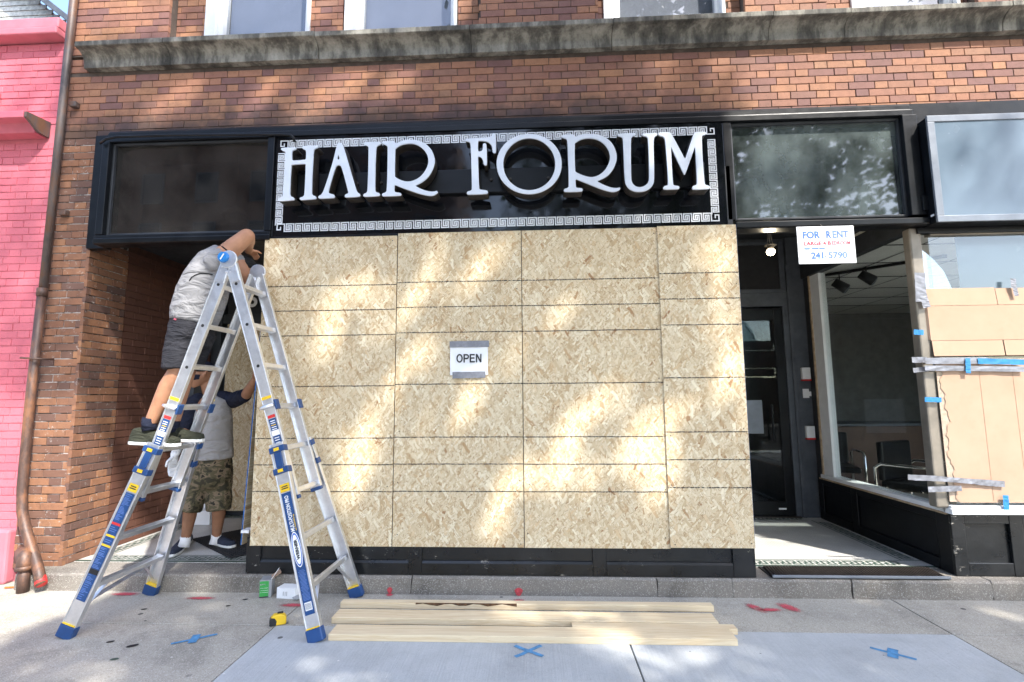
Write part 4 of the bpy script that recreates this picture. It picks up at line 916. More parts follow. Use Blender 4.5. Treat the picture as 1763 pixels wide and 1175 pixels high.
arc = lambda cx_, cy_, rx, ry, a0, a1, k=9: [(cx_ + rx * math.cos(math.radians(a0 + (a1 - a0) * i / k)), cy_ + ry * math.sin(math.radians(a0 + (a1 - a0) * i / k))) for i in range(k + 1)]
GL = [(0.0, [arc(.40, .5, .395, .515, 0, 345, 23), arc(.40, .5, .235, .355, 0, 345, 23)]),
      (0.90, [[(0, 0), (0, 1)] + arc(.40, .69, .30, .31, 90, -90) + [(.17, .38), (.17, 0)], [(.17, .83)] + arc(.39, .69, .145, .14, 90, -90) + [(.17, .55)]]),
      (1.68, [[(0, 0), (0, 1), (.64, 1), (.64, .83), (.17, .83), (.17, .60), (.60, .60), (.60, .44), (.17, .44), (.17, .17), (.66, .17), (.66, 0)]]),
      (2.46, [[(0, 0), (0, 1), (.18, 1), (.55, .32), (.55, 1), (.71, 1), (.71, 0), (.53, 0), (.16, .68), (.16, 0)]])]
for dx, loops in GL:
    h_ = 0.066; me = curve_mesh([[(cxp - 0.098 + (dx + u) * h_ * 0.94, czp - 0.021 + v * h_) for u, v in L_] for L_ in loops], 0.0003, 0.0, 'lettering')
    me.transform(Matrix.Translation((0, 3.8648, 0)) @ Matrix.Rotation(math.pi/2, 4, 'X')); me.materials.clear(); me.materials.append(MT['inkblack']); link('lettering', me, None, ps)

fr = empty('for_rent_sign', at(1424, 420, 3.84), 'white FOR RENT board hung under the right transom', 'sign')
a, b = at(1371, 391, 3.845), at(1475, 453, 3.845)
t = MB(); t.box(a.x, b.x, 3.845, 3.851, b.z, a.z); t.build('board', MT['paper'], fr, bevel=0.002)
W = b.x - a.x; H = a.z - b.z; yy = 3.8445
def frt(s_, x0, x1, z, h, m, bold):
    o_ = text(s_, h * H, m, fr, (0, yy, a.z - H * z), (1, 0, 0), (0, 0, 1), bold); me_ = o_.data
    u0 = min(v.co.x for v in me_.vertices); u1 = max(v.co.x for v in me_.vertices)
    for v in me_.vertices: v.co.x = a.x + W * (x0 + (x1 - x0) * (v.co.x - u0) / (u1 - u0))
frt('FOR', 0.10, 0.405, 0.315, 0.185, 'inkblue', 0.003); frt('R', 0.51, 0.60, 0.315, 0.185, 'inkblue', 0.003); frt('ENT', 0.62, 0.90, 0.315, 0.185, 'inkpale', 0.0026)  # wording changes to paler inks partway across the board
frt('LARGE 4 B', 0.11, 0.585, 0.505, 0.10, 'inkred', 0.0015); frt('EDROOM', 0.60, 0.92, 0.505, 0.10, 'inkpink', 0.0012)
frt('241', 0.22, 0.435, 0.86, 0.165, 'inkblue', 0.003); frt('-', 0.46, 0.485, 0.86, 0.165, 'inkblue', 0.002); frt('5790', 0.52, 0.85, 0.86, 0.165, 'inkpale', 0.0022)
t = MB()
for k, ww in enumerate((0.10, 0.12, 0.10)): t.box(a.x + W * (0.11 + 0.13 * k), a.x + W * (0.11 + 0.13 * k + ww), yy - 0.0008, yy - 0.0002, a.z - H * 0.62, a.z - H * 0.57)
t.build('faint_print', MT['inkpale'], fr)
t = MB()
for x in (0.05, 0.46, 0.90): t.disc((a.x + W * x, 3.8445, a.z - H * 0.05), (0, -1, 0), 0.005, 0.003, 8)
t.tube([(a.x + W * 0.46, 3.848, a.z), (a.x + W * 0.46, 3.87, 2.765)], 0.002, 5)
t.build('rivets', MT['bronze'], fr)
# projecting light box sign
bxs = empty('light_box_sign', (3.6, 3.8, 2.75), 'blank pale blue light box sign jutting out at the upper right', 'sign')
t = MB(); t.box(3.05, 9.0, 3.815, 4.0, 2.745, 3.585); t.build('case', MT['black'], bxs, bevel=0.004)
t = MB(); t.box(3.10, 9.0, 3.803, 3.8145, 2.79, 3.54); t.build('face', MT['boxface'], bxs)
t = MB(); t.box(3.045, 9.0, 3.795, 3.8148, 3.540, 3.59); t.box(3.045, 9.0, 3.795, 3.8148, 2.74, 2.789); t.box(3.045, 3.099, 3.796, 3.8147, 2.7895, 3.5395); t.build('trim', MT['silver'], bxs, bevel=0.003)
t = MB(); t.box(3.01, 3.0495, 3.87, 3.95, 2.86, 2.98); t.build('junction_box', MT['black'], bxs, bevel=0.004)
t = MB(); t.box(3.046, 3.0497, 3.83, 3.86, 2.80, 2.815); t.build('rating_label', MT['inkwhite'], bxs)
t = MB(); t.box(3.0, 9.0, 3.94, 3.99, 2.70, 2.744); t.box(2.99, 3.044, 3.93, 4.0, 2.76, 3.66); t.build('mounting_angle', MT['black'], bxs)

# ================================================================== CARDBOARD
def sheet(name, pts, y, th, mat, label, cat, parent=None):
    t = MB(); t.prism(pts, y, y + th); o = t.build(name, MT[mat], parent, bevel=0.001, seg=1)
    if label: tag(o, label, cat)
    return o
cb = empty('cardboard_sheet', (3.3, 3.97, 1.7), 'upper flattened cardboard box with creased flaps taped over the corner shop window', 'cardboard')
YC = 3.945
def panel(x0, x1, z0, z1, y, nm, par, lean=0.0):
    t = MB(); t.add([(x0, y, z0), (x1, y, z0), (x1, y + lean, z1), (x0, y + lean, z1), (x0, y + .004, z0), (x1, y + .004, z0), (x1, y + lean + .004, z1), (x0, y + lean + .004, z1)],
        [(0,1,2,3),(7,6,5,4),(0,4,5,1),(1,5,6,2),(2,6,7,3),(3,7,4,0)]); return t.build(nm, MT['card'], par)
for x0, x1, k in ((3.017, 3.540, 0), (3.541, 3.90, 1)):
    panel(x0, x1 - (0.004 if k == 0 else 0), 2.125, 2.262 - 0.006*k, YC, 'top_flap', cb, 0.012)
    panel(x0 - 0.002, x1, 1.855, 2.122, YC - 0.004, 'panel', cb, 0.003)
    panel(x0 + 0.004, x1 - (0.004 if k == 0 else 0), 1.735, 1.852, YC - 0.012, 'bottom_flap', cb, 0.008)
t = MB(); t.add([(3.014, YC - 0.002, 1.86), (3.014, YC - 0.002, 2.12), (2.945, 4.02, 2.125), (2.955, 4.03, 1.865), (3.017, YC + 0.002, 1.86), (3.017, YC + 0.002, 2.12), (2.948, 4.024, 2.125), (2.958, 4.034, 1.865)], [(0,1,2,3),(7,6,5,4),(0,4,5,1),(1,5,6,2),(2,6,7,3),(3,7,4,0)]); t.build('side_flap', MT['card'], cb)
def tp(p, q, w, mat, par, y=3.925, wr=0.004, ya=None):
    A_ = at(*p, y); B_ = at(*q, ya if ya else y); strip_mesh(A_, B_, w * 0.8, (0, -1, 0), wr).build('tape_strip', MT[mat], par)
tp((1583, 470), (1586, 520), 0.10, 'ducttape', cb, 3.93); tp((1588, 505), (1596, 530), 0.07, 'ducttape', cb, 3.93)
tp((1744, 480), (1745, 497), 0.05, 'ducttape', cb, 3.935); tp((1747, 495), (1750, 510), 0.042, 'ducttape', cb, 3.93)
tp((1573, 572), (1590, 573), 0.05, 'bluetape', cb, 3.94)
lc = empty('cardboard_sheet', (3.3, 3.97, 0.65), 'lower corrugated cardboard sheet with a torn left edge over the corner shop window', 'cardboard')
pts = [(3.028, 0.672)]; zz = 0.672
left = [(3.034 + 0.0, 0.70)]
tornx = []
t = MB(); N = 40; z0, z1 = 0.655, 1.70
def torn(k): return 3.066 + 0.010 * math.sin(k * 0.9) + 0.008 * math.sin(k * 2.3 + 1) + 0.012 * math.sin(k * 0.33)
lft = [(torn(k), z0 + 0.03 + (z1 - z0 - 0.03) * k / N) for k in range(N + 1)]
for (xa, za), (xb, zb) in zip(lft[:-1], lft[1:]):
    t.add([(xa, YC - .008, za), (3.90, YC - .008, za), (3.90, YC - .008, zb), (xb, YC - .008, zb)], [(0,1,2,3)])
t.add([(3.10, YC - .008, z0), (3.90, YC - .008, z0), (3.90, YC - .008, z0 + 0.03), (lft[0][0], YC - .008, z0 + 0.03)], [(0,1,2,3)])
o = t.build('face_liner', MT['card'], lc)
t = MB(); t.box(3.030, 3.90, YC - 0.004, YC + 0.001, z0 + 0.005, z1 + 0.01); t.build('corrugated_core', plain('corrugated_core', (0.46, 0.36, 0.27), 0.9, var=0.15, scale=60, bump=0.6), lc)
t = MB()
for x in (3.335, 3.575, 3.80): t.box(x, x + 0.004, YC - 0.0093, YC - 0.0083, z0 + 0.01, z1)
t.build('crease', plain('cardboard_crease', (0.35, 0.24, 0.16), 0.85), lc)
tp((1592, 634), (1763, 636), 0.05, 'ducttape', cb, 3.92, 0.006); tp((1593, 622), (1700, 621), 0.06, 'ducttape', cb, 3.918, 0.006)
tp((1570, 620), (1596, 620), 0.055, 'ducttape', cb, 3.95, 0.004); tp((1572, 638), (1598, 636), 0.045, 'ducttape', cb, 3.95, 0.004)
tp((1683, 622), (1763, 624), 0.052, 'bluetape', cb, 3.912, 0.004); tp((1666, 617), (1667, 643), 0.045, 'bluetape', cb, 3.910, 0.003)
tp((1592, 688), (1621, 689), 0.045, 'bluetape', lc, 3.93, 0.002)
tp((1563, 822), (1625, 825), 0.05, 'ducttape', lc, 3.93, 0.004, 3.92); tp((1622, 825), (1685, 830), 0.045, 'ducttape', lc, 3.92, 0.006); tp((1680, 830), (1730, 834), 0.055, 'ducttape', lc, 3.922, 0.004)
tp((1597, 843), (1655, 841), 0.05, 'ducttape', lc, 3.92, 0.007)
tp((1731, 853), (1733, 878), 0.05, 'bluetape', lc, 3.915, 0.003)
# torn piece of glass leaning in the window top
t = MB(); q = [at(1580, 425, 4.01), at(1605, 445, 4.01), at(1625, 468, 4.01), at(1640, 500, 4.01), at(1640, 520, 4.01), at(1584, 520, 4.01)]
t.prism([(p.x, p.z) for p in q], 4.008, 4.013); tag(t.build('broken_pane', glass('broken_glass', (0.66, 0.76, 0.80), 0.25)), 'curved shard of broken glass in the top of the corner window', 'glass shard')
# track lights, chairs and counter in the shop
tl = empty('track_light', (3.5, 5.6, 2.9), 'black track with two spotlights on the shop ceiling', 'track light')
q1, q2 = at(1446, 491, 6.2), at(1492, 477, 5.9)
t = MB(); t.obox((q1.x - 0.25, q1.y + .2, 2.935), (q2.x + 0.6, q2.y - .4, 2.935), 0.035, 0.03, (0, 0, 1)); t.build('track', MT['black'], tl)
for q in (q1, q2):
    t = MB(); t.tube([(q.x, q.y, 2.94), (q.x, q.y, q.z + 0.02)], 0.008, 6); t.tube([q + Vector((-.06, .02, .045)), q + Vector((.06, -.03, -.06))], [0.052, 0.062], 12); t.build('spotlight', MT['black'], tl, smooth=True)
    t = MB(); t.tube([q + Vector((.0605, -.0305, -.0605)), q + Vector((.062, -.032, -.062))], 0.055, 12); t.build('lens', MT['silver'], tl)
def chair(x, y, rot, lab):
    o = empty('tub_chair', (x, y, ZS), lab, 'chair', 'chairs in the shop'); o.rotation_euler[2] = rot
    def ad(m, nm, mt, **k):
        ob = m.build(nm, MT[mt], None, **k); ob.parent = o
    m = MB(); m.box(-.26, .26, -.26, .26, .40, .47); ad(m, 'seat', 'black', bevel=.02)
    m = MB(); m.box(-.26, .26, .22, .28, .47, .85); ad(m, 'backrest', 'black', bevel=.02)
    for s in (-1, 1):
        m = MB(); m.tube([(s*.3, -.26, 0), (s*.3, -.26, .60), (s*.3, -.22, .64), (s*.3, .22, .64), (s*.3, .28, .60), (s*.3, .28, 0)], .016, 8); ad(m, 'chrome_arm', 'chrome', smooth=True)
    m = MB(); m.tube([(-.3, -.1, .42), (.3, -.1, .42)], .012, 6); m.tube([(-.3, .2, .42), (.3, .2, .42)], .012, 6); ad(m, 'cross_bar', 'chrome')
chair(3.75, 5.15, 0.5, 'black chair with chrome arms nearer the corner of the shop window'); chair(3.62, 6.5, -0.3, 'black chair with chrome arms deeper inside the dark shop')
rc = empty('reception_counter', (4.6, 7.6, ZS), 'low brown counter in the dark shop behind the window', 'counter')
t = MB(); t.box(3.9, 6.2, 7.2, 7.8, ZS, 1.02); t.build('body', plain('brown_wood', (0.10, 0.05, 0.03), 0.5), rc, bevel=.01)
t = MB(); t.box(3.85, 6.25, 7.15, 7.85, 1.021, 1.06); t.build('top', MT['trimgrey'], rc, bevel=.005)
# hanging lantern behind the left transom
ln = empty('lantern', at(405, 380, 4.25), 'small wooden lantern with conical roof behind the left transom glass', 'lantern')
q = at(405, 378, 4.25); wd_ = plain('lantern_wood', (0.22, 0.17, 0.11), 0.7)
t = MB(); t.tube([q + Vector((0, 0, .03)), q + Vector((0, 0, .06)), q + Vector((0, 0, .12)), q + Vector((0, 0, .135))], [.115, .10, .02, .005], 8); t.build('roof', wd_, ln)
t = MB(); t.tube([q + Vector((0, 0, -.17)), q + Vector((0, 0, .03))], [.07, .085], 8); t.build('body', wd_, ln)
t = MB(); t.tube([q + Vector((0, 0, .135)), Vector((q.x, q.y, 3.7))], .004, 5); t.build('cord', MT['black'], ln)
# numeral grate at the right entrance
gr = empty('boot_grate', (2.3, 3.95, ZS), 'brown slatted metal grate on the step of the right doorway', 'grate')
t = MB(); t.sweepx([(3.875, ZS + 0.006), (3.868, ZS + 0.010), (3.868, ZS + 0.026), (3.885, ZS + 0.026), (3.885, ZS + 0.006)], 1.69, 2.93); t.build('nosing', MT['silver'], gr, bevel=.002)
for k in range(58):
    x = 1.70 + 1.20 * k / 57
    t = MB(); t.obox((x, 3.89, ZS + 0.016), (x + 0.03, 4.10, ZS + 0.016), 0.012, 0.012, (0, 0, 1)); t.build('slat', MT['iron'], gr)
t = MB(); t.box(1.69, 2.94, 3.8855, 4.115, ZS + 0.002, ZS + 0.008); t.build('tray', MT['rubber'], gr)
# mat
mt_ = empty('rubber_mat', (-2.95, 4.75, ZS), 'black ribbed rubber mat lying askew on the left entrance tiles', 'mat')
A_, B_ = on(328, 929, ZS + .012), on(394, 962, ZS + .012); dv = (B_ - A_).normalized(); nv_ = Vector((-dv.y, dv.x, 0)); mid = (A_ + B_) / 2
t = MB(); c_ = mid + nv_ * 0.32; t.obox(c_ - dv * 0.45, c_ + dv * 0.45, 0.62, 0.012, (0, 0, 1)); t.build('base', MT['rubber'], mt_, bevel=.003)
for k in range(26):
    cc = c_ + nv_ * (-0.28 + 0.56 * k / 25) + Vector((0, 0, .008)); t = MB(); t.obox(cc - dv * 0.43, cc + dv * 0.43, 0.011, 0.006, (0, 0, 1)); t.build('rib', MT['rubber'], mt_)
# boxes in the passage
q = on(346, 905, ZS); bx1 = empty('carton', (q.x, q.y, ZS), 'small open white carton on the passage floor behind the standing worker', 'box')
t = MB(); t.box(q.x - .09, q.x + .09, q.y, q.y + .16, ZS + .006, ZS + .15); t.build('body', MT['paper'], bx1, bevel=.003)
t = MB(); t.obox((q.x, q.y + .16, ZS + .15), (q.x + .0, q.y + .17, ZS + .26), 0.18, 0.004, (0, 1, 0)); t.build('flap', MT['paper'], bx1)
# ================================================================== LUMBER AND SMALL THINGS
def board(x0, x1, y0, y1, z0, z1, lab, rot=0.0, cat='lumber'):
    t = MB(); L = x1 - x0; t.box(-L/2, L/2, -(y1-y0)/2, (y1-y0)/2, 0, z1 - z0)
    o = t.build('lumber_board', MT['lumber'], bevel=0.003); o.location = ((x0+x1)/2, (y0+y1)/2, z0); o.rotation_euler[2] = rot
    tag(o, lab, 'lumber', 'boards lying on the pavement'); return o
board(-1.275, 1.150, 3.140, 3.275, 0.002, 0.040, 'front board of the lumber lying on the pavement', 0.004)
board(-1.350, 1.120, 3.362, 3.500, 0.002, 0.040, 'middle board of the lumber on the pavement, with a wide pale face', -0.001)
bb = board(-1.385, 1.175, 3.605, 3.665, 0.002, 0.042, 'rear board of the lumber, narrow with dark bark on its edge', 0.004)
t = MB()
for k in range(14):
    x = -0.75 + 0.05 * k; t.add([(x, -.0305, .040), (x + .05, -.0305, .040), (x + .05, -.026, .0412), (x, -.026, .0412), (x, -.0312, .030 + .008 * math.sin(k*1.7)), (x + .05, -.0312, .030 + .008 * math.sin((k+1)*1.7))], [(0, 1, 2, 3), (4, 5, 1, 0)])
o = t.build('bark_edge', MT['bark']); o.parent = bb
board(0.20, 1.205, 3.285, 3.352, 0.002, 0.036, 'short board end sticking out between the front and middle lumber boards', 0.0)
# green screw carton
def boxthing(name, loc, rot, dims, label, faces):
    o = empty(name, loc, label, 'box'); o.rotation_euler[2] = rot; w, d, h = dims
    t = MB(); t.box(-w/2, w/2, -d/2, d/2, 0, h); b_ = t.build('body', MT[faces[0]], None, bevel=.002); b_.parent = o
    for (x0, x1, z0, z1, mt, nm) in faces[1]:
        t = MB(); t.add([(x0, -d/2 - .0012, z0), (x1, -d/2 - .0012, z0), (x1, -d/2 - .0012, z1), (x0, -d/2 - .0012, z1)], [(0,1,2,3)]); q = t.build(nm, MT[mt]); q.parent = o
    return o
q = on(451, 1030, 0)
MT['boxgreen'] = plain('green_carton', (0.04, 0.34, 0.07), 0.5, var=0.1); MT['boxgrey'] = plain('grey_carton', (0.30, 0.31, 0.32), 0.6)
gb = boxthing('screw_box', (q.x + .01, q.y + .05, 0.0), 0.25, (0.085, 0.10, 0.125), 'opened green and grey screw box standing on the pavement by the step', ('boxgrey', [(-.040, .022, .012, .118, 'boxgreen', 'green_label'), (-.036, .018, .052, .055, 'inkwhite', 'print_line'), (-.036, .018, .038, .041, 'inkwhite', 'print_line'), (-.036, .018, .068, .071, 'inkwhite', 'print_line'), (-.036, .0, .09, .10, 'inkwhite', 'print_line'), (-.040, .022, .003, .011, 'inkblack', 'base_print')]))
t = MB(); t.obox((0.03, 0.0, .127), (.085, 0.02, .165), 0.085, 0.002, (0, 0, 1)); o = t.build('flap', MT['card']); o.parent = gb
t = MB(); t.obox((0.04, -0.045, .129), (0.085, -0.03, .20), 0.06, 0.002, (-1, 0, 0.5)); o = t.build('lid', MT['paper']); o.parent = gb
q = on(492, 1032, 0)
wb = boxthing('screw_box', (q.x, q.y + .05, 0), -0.12, (0.145, 0.09, 0.075), 'small white carton lying on the pavement between the ladder legs', ('paper', [(-.02, -.017, .02, .05, 'inkblack', 'mark'), (-.005, -.002, .02, .05, 'inkblack', 'mark'), (.008, .011, .02, .05, 'inkblack', 'mark')]))
t = MB(); t.obox((.0735, -.03, .02), (.12, -.045, .012), 0.07, .002, (0, 0, 1)); o = t.build('flap', MT['boxgrey']); o.parent = wb
# tape measure
q = on(474, 1080, 0); tm = empty('tape_measure', (q.x, q.y + .03, 0), 'yellow and black tape measure on the pavement', 'tape measure'); tm.rotation_euler[2] = 0.45
t = MB(); t.prism([(-.04, .004), (.045, .004), (.050, .012), (.050, .045), (.040, .062), (.01, .072), (-.025, .068), (-.045, .05), (-.048, .02)], -.022, .022); o = t.build('case', MT['yellow'], bevel=.006); o.parent = tm
t = MB(); t.prism([(-.049, .006), (-.01, .004), (-.006, .030), (-.018, .052), (-.040, .056), (-.050, .04)], -.027, .027); o = t.build('grip', MT['rubber'], bevel=.006); o.parent = tm
t = MB(); t.box(.05, .062, -.012, .012, .004, .006); t.box(.060, .062, -.012, .012, -.0, .02); o = t.build('hook', MT['silver']); o.parent = tm
t = MB(); t.box(-.005, .03, -.008, .008, .071, .079); o = t.build('lock', MT['rubber'], bevel=.002); o.parent = tm

# ================================================================== LADDER
lad = empty('folding_ladder', (-2.12, 3.47, 0), 'tall aluminium multi position ladder with blue fittings opened as an A frame', 'ladder')
YC0 = 3.470; TOP = Vector((-2.125, YC0, 2.44)); FL = Vector((-2.925, YC0, 0.0)); FR = Vector((-1.338, YC0, 0.0))
INW, OTW, OBW = 0.170, 0.200, 0.342            # half widths: inner rails, outer rails at top, outer rails at the feet
def stile(p0, p1, w, dep, face, parent, name):
    "channel rail: web towards the outside (face = -1 towards the camera)"
    m = MB(); p0, p1 = Vector(p0), Vector(p1)
    m.obox(p0, p1, w - 0.012, 0.005, (0, face, 0), off=(0, dep/2 - 0.006))
    m.obox(p0, p1, 0.0058, dep, (0, face, 0), off=(w/2 - 0.003, 0)); m.obox(p0, p1, 0.0058, dep, (0, face, 0), off=(-w/2 + 0.003, 0))
    return m.build(name, MT['alu'], parent, bevel=0.0015)
def decal(P0, d, side, face, s0, s1, w, mat, name, off=0.0, lift=0.0, yfun=None):
    "flat label on the outer web of a rail between distances s0 and s1"
    m = MB(); q = []
    for s, k in ((s0, -1), (s0, 1), (s1, 1), (s1, -1)):
        p = P0 + d * s + side * (off + k * w / 2); q.append(p + Vector((0, face * lift, 0)))
    m.add(q, [(0, 1, 2, 3)]); return m.build(name, MT[mat], lad)
for F, sg in ((FL, -1), (FR, 1)):
    ax = (TOP - F); L = ax.length; d3 = ax.normalized()
    def C(s, hw, f): return F + d3 * s + Vector((0, f * hw, 0))
    half = lambda s: OBW + (OTW - OBW) * min(1, s / 1.22)
    for f in (-1, 1):
        # inner rail, upper half, and outer flared rail, lower half
        stile(C(0.86, INW, f), C(L - 0.05, INW, f), 0.078, 0.030, f, lad, 'inner_rail')
        stile(C(0.045, half(0.045), f), C(1.22, half(1.22), f), 0.092, 0.036, f, lad, 'outer_rail')
        # foot
        m = MB(); a0 = C(-0.005, half(0) , f); 
        m.obox(Vector((a0.x - 0.0, a0.y, 0.0)), C(0.078, half(0.078), f), 0.102, 0.050, (0, f, 0)); fo = m.build('foot', MT['blueplastic'], lad, bevel=0.008)
        m = MB(); m.obox(C(0.0785, half(0.0785), f), C(0.085, half(0.085), f), 0.085, 0.042, (0, f, 0)); m.build('foot_trim', MT['yellow'], fo)
        # collar bracket at the top of the outer rail
        m = MB()
        m.obox(C(1.16, half(1.16), f), C(1.20, half(1.2), f), 0.104, 0.052, (0, f, 0)); m.obox(C(1.02, half(1.02), f), C(1.06, half(1.06), f), 0.104, 0.052, (0, f, 0))
        m.obox(C(1.0605, half(1.06), f), C(1.1595, half(1.16), f), 0.05, 0.008, (0, f, 0), off=(0, 0.021)); cb_ = m.build('collar', MT['blueplastic'], lad, bevel=0.005)
        m = MB(); m.obox(C(1.17, half(1.17), f), C(1.19, half(1.19), f), 0.035, 0.004, (0, f, 0), off=(0, 0.0275)); m.obox(C(1.03, half(1.03), f), C(1.05, half(1.05), f), 0.035, 0.004, (0, f, 0), off=(0, 0.0275)); m.build('collar_insert', MT['yellow'], cb_)
        # end cap of the inner rail
        m = MB(); m.obox(C(0.835, INW, f), C(0.859, INW, f), 0.082, 0.034, (0, f, 0)); m.build('rail_cap', MT['blueplastic'], lad, bevel=0.004)
        # lock at a rung
        m = MB(); sL = 1.475
        side = d3.cross(Vector((0, 1, 0))).normalized()
        if side.x < 0: side = -side
        pc = C(sL, INW + 0.022, f); m.tube([pc - side * 0.055, pc - side * 0.035, pc + side * 0.04], [0.010, 0.014, 0.014], 10); m.build('lock_pin', MT['alu'], lad, smooth=True)
        m = MB(); pc = C(sL, INW - 0.004, f) + side * 0.050; m.obox(pc - d3 * 0.034, pc + d3 * 0.034, 0.014, 0.052, (0, f, 0)); m.build('lock_plate', MT['blueplastic'], lad, bevel=0.004)
        m = MB(); m.obox(C(1.525, INW, f), C(1.545, INW, f), 0.080, 0.002, (0, f, 0), off=(0, 0.0135)); m.build('yellow_band', MT['yellow'], lad)
        # hinge disc
        # rail holes
        for s in (1.76, 2.06, 2.36):
            m = MB(); m.tube([C(s, INW + 0.0118, f), C(s, INW + 0.0128, f)], 0.011, 10); m.build('rung_hole', MT['rubber'], lad)
    # rungs
    for k in range(8):
        s = 0.30 + 0.2935 * k
        hw = (half(s) - 0.012) if s < 1.2 else INW - 0.010
        m = MB(); a, b = C(s, hw, -1), C(s, hw, 1)
        m.obox(a, b, 0.040, 0.032, d3); mid0, mid1 = C(s, hw - 0.03, -1), C(s, hw - 0.03, 1)
        m.obox(a, mid0, 0.054, 0.042, d3, taper=0.76); m.obox(b, mid1, 0.054, 0.042, d3, taper=0.76)
        ro = m.build('rung', MT['alu'], lad, bevel=0.004)
        m = MB(); side = d3.cross(Vector((0, 1, 0))).normalized()
        for o_ in (-0.012, 0, 0.012): m.obox(mid0, mid1, 0.005, 0.0015, d3, off=(o_, 0.0168))
        m.build('tread_grooves', MT['alu'], ro)
    # braces under the bottom rung
    for f in (-1, 1):
        m = MB(); m.obox(C(0.28, 0.16, f), C(0.13, half(0.13) - 0.02, f), 0.022, 0.004, d3); m.build('brace', MT['alu'], lad)
    # long cross bar on the outside of the left leg, as in the photograph
    if sg < 0:
        m = MB(); m.obox(C(0.155, half(0.15) - 0.015, -1), C(0.255, half(0.25) - 0.015, 1), 0.030, 0.006, d3, off=(-0.035, 0)); m.build('cross_bar', MT['alu'], lad)
    # printed labels on the camera side rails
    side = d3.cross(Vector((0, 1, 0))).normalized()
    if side.x < 0: side = -side
    yo = lambda s: C(s, half(s) + 0.0155, -1)
    def lab_o(s0, s1, mat, w=0.062, nm='label', lift=0.0, off=0.0):
        m = MB(); P = []
        for s, k in ((s0, -1), (s0, 1), (s1, 1), (s1, -1)): P.append(yo(s) + side * (off + k * w / 2) + Vector((0, -0.0012 - lift, 0)))
        m.add(P, [(0, 1, 2, 3)]); return m.build(nm, MT[mat], lad)
    yi = lambda s: C(s, INW + 0.0125, -1)
    def lab_i(s0, s1, mat, w=0.05, nm='label', lift=0.0, off=0.0):
        m = MB(); P = []
        for s, k in ((s0, -1), (s0, 1), (s1, 1), (s1, -1)): P.append(yi(s) + side * (off + k * w / 2) + Vector((0, -0.0012 - lift, 0)))
        m.add(P, [(0, 1, 2, 3)]); return m.build(nm, MT[mat], lad)
    # upper small warning label
    u0 = 1.21
    lab_i(u0 + 0.185, u0 + 0.205, 'red', nm='warning_label'); lab_i(u0 + 0.10, u0 + 0.18, 'bluelabel', nm='warning_label'); lab_i(u0 + 0.065, u0 + 0.098, 'inkwhite', nm='warning_label'); lab_i(u0 + 0.005, u0 + 0.063, 'bluelabel', nm='warning_label')
    for k in range(5): lab_i(u0 + 0.105 + 0.014*k, u0 + 0.110 + 0.014*k, 'inkwhite' if k != 2 else 'yellow', 0.034, 'print_line', 0.0006)
    for k in range(3): lab_i(u0 + 0.014 + 0.016*k, u0 + 0.019 + 0.016*k, 'inkwhite', 0.034, 'print_line', 0.0006)
    if sg < 0:
        lab_o(0.905, 0.955, 'yellow', 0.064, 'load_label'); lab_o(0.225, 0.895, 'bluelabel', 0.062, 'instruction_label')
        for s0, s1, mt in ((0.690, 0.705, 'red'), (0.615, 0.628, 'yellow'), (0.555, 0.568, 'yellow'), (0.385, 0.415, 'inkblack')): lab_o(s0, s1, mt, 0.062, 'label_stripe', 0.0005)
        rng = random.Random(3); s = 0.235
        while s < 0.885:
            if not any(abs(s - c_) < 0.018 for c_ in (0.697, 0.621, 0.561, 0.40)):
                w_ = rng.uniform(0.02, 0.05); lab_o(s, s + 0.0035, 'inkpale', w_, 'print_line', 0.0006, (w_ - 0.05) / 2)
            s += rng.choice((0.0075, 0.0075, 0.012))
        for k, ww in ((0.935, 0.04), (0.922, 0.045)): lab_o(k, k + 0.007, 'inkblack', ww, 'print_line', 0.0006)
    else:
        lab_o(0.905, 0.955, 'yellow', 0.064, 'load_label'); lab_o(0.16, 0.898, 'bluelabel', 0.062, 'brand_label')
        for k, ww in ((0.935, 0.04), (0.922, 0.045)): lab_o(k, k + 0.007, 'inkblack', ww, 'print_line', 0.0006)
        # text runs up the rail
        dd = (yo(0.9) - yo(0.2)).normalized(); up_ = -side
        B0 = yo(0.655) + Vector((0, -0.002, 0))
        text('MULTI-POSITION PRO', 0.025, 'inkwhite', lad, B0 + side * 0.0105, dd, up_, 0.0008, wscale=0.66)
        text('with TELESCOPING legs', 0.0085, 'yellow', lad, B0 + side * 0.024, dd, up_, 0.0004, wscale=0.85)
        oc = yo(0.545) + Vector((0, -0.0022, 0))
        for (ra, rb, mt, lf) in ((0.108, 0.030, 'inkwhite', 0.0), (0.101, 0.0265, 'inkblue', 0.0007), (0.090, 0.0215, 'inkwhite', 0.0014)):
            m = MB(); m.add([oc + dd * (ra * math.cos(a)) + up_ * (rb * math.sin(a)) + Vector((0, -lf, 0)) for a in np.linspace(0, 2*math.pi, 29)[:-1]], [tuple(range(28))]); m.build('oval_emblem', MT[mt], lad)
        text('WERNER', 0.019, 'inkblack', lad, oc + Vector((0, -0.0022, 0)) + side * 0.0095, dd, up_, 0.0014, align='CENTER', wscale=1.12)
        rng = random.Random(5); s = 0.245
        while s < 0.42: lab_o(s, s + 0.003, 'inkpale', rng.uniform(0.03, 0.05), 'print_line', 0.0006); s += 0.0075
        lab_o(0.185, 0.232, 'inkwhite', 0.045, 'barcode_patch', 0.0005)
        for k in range(9): lab_o(0.19, 0.227, 'inkblack', 0.0018, 'barcode_bar', 0.001, -0.018 + 0.0045 * k)
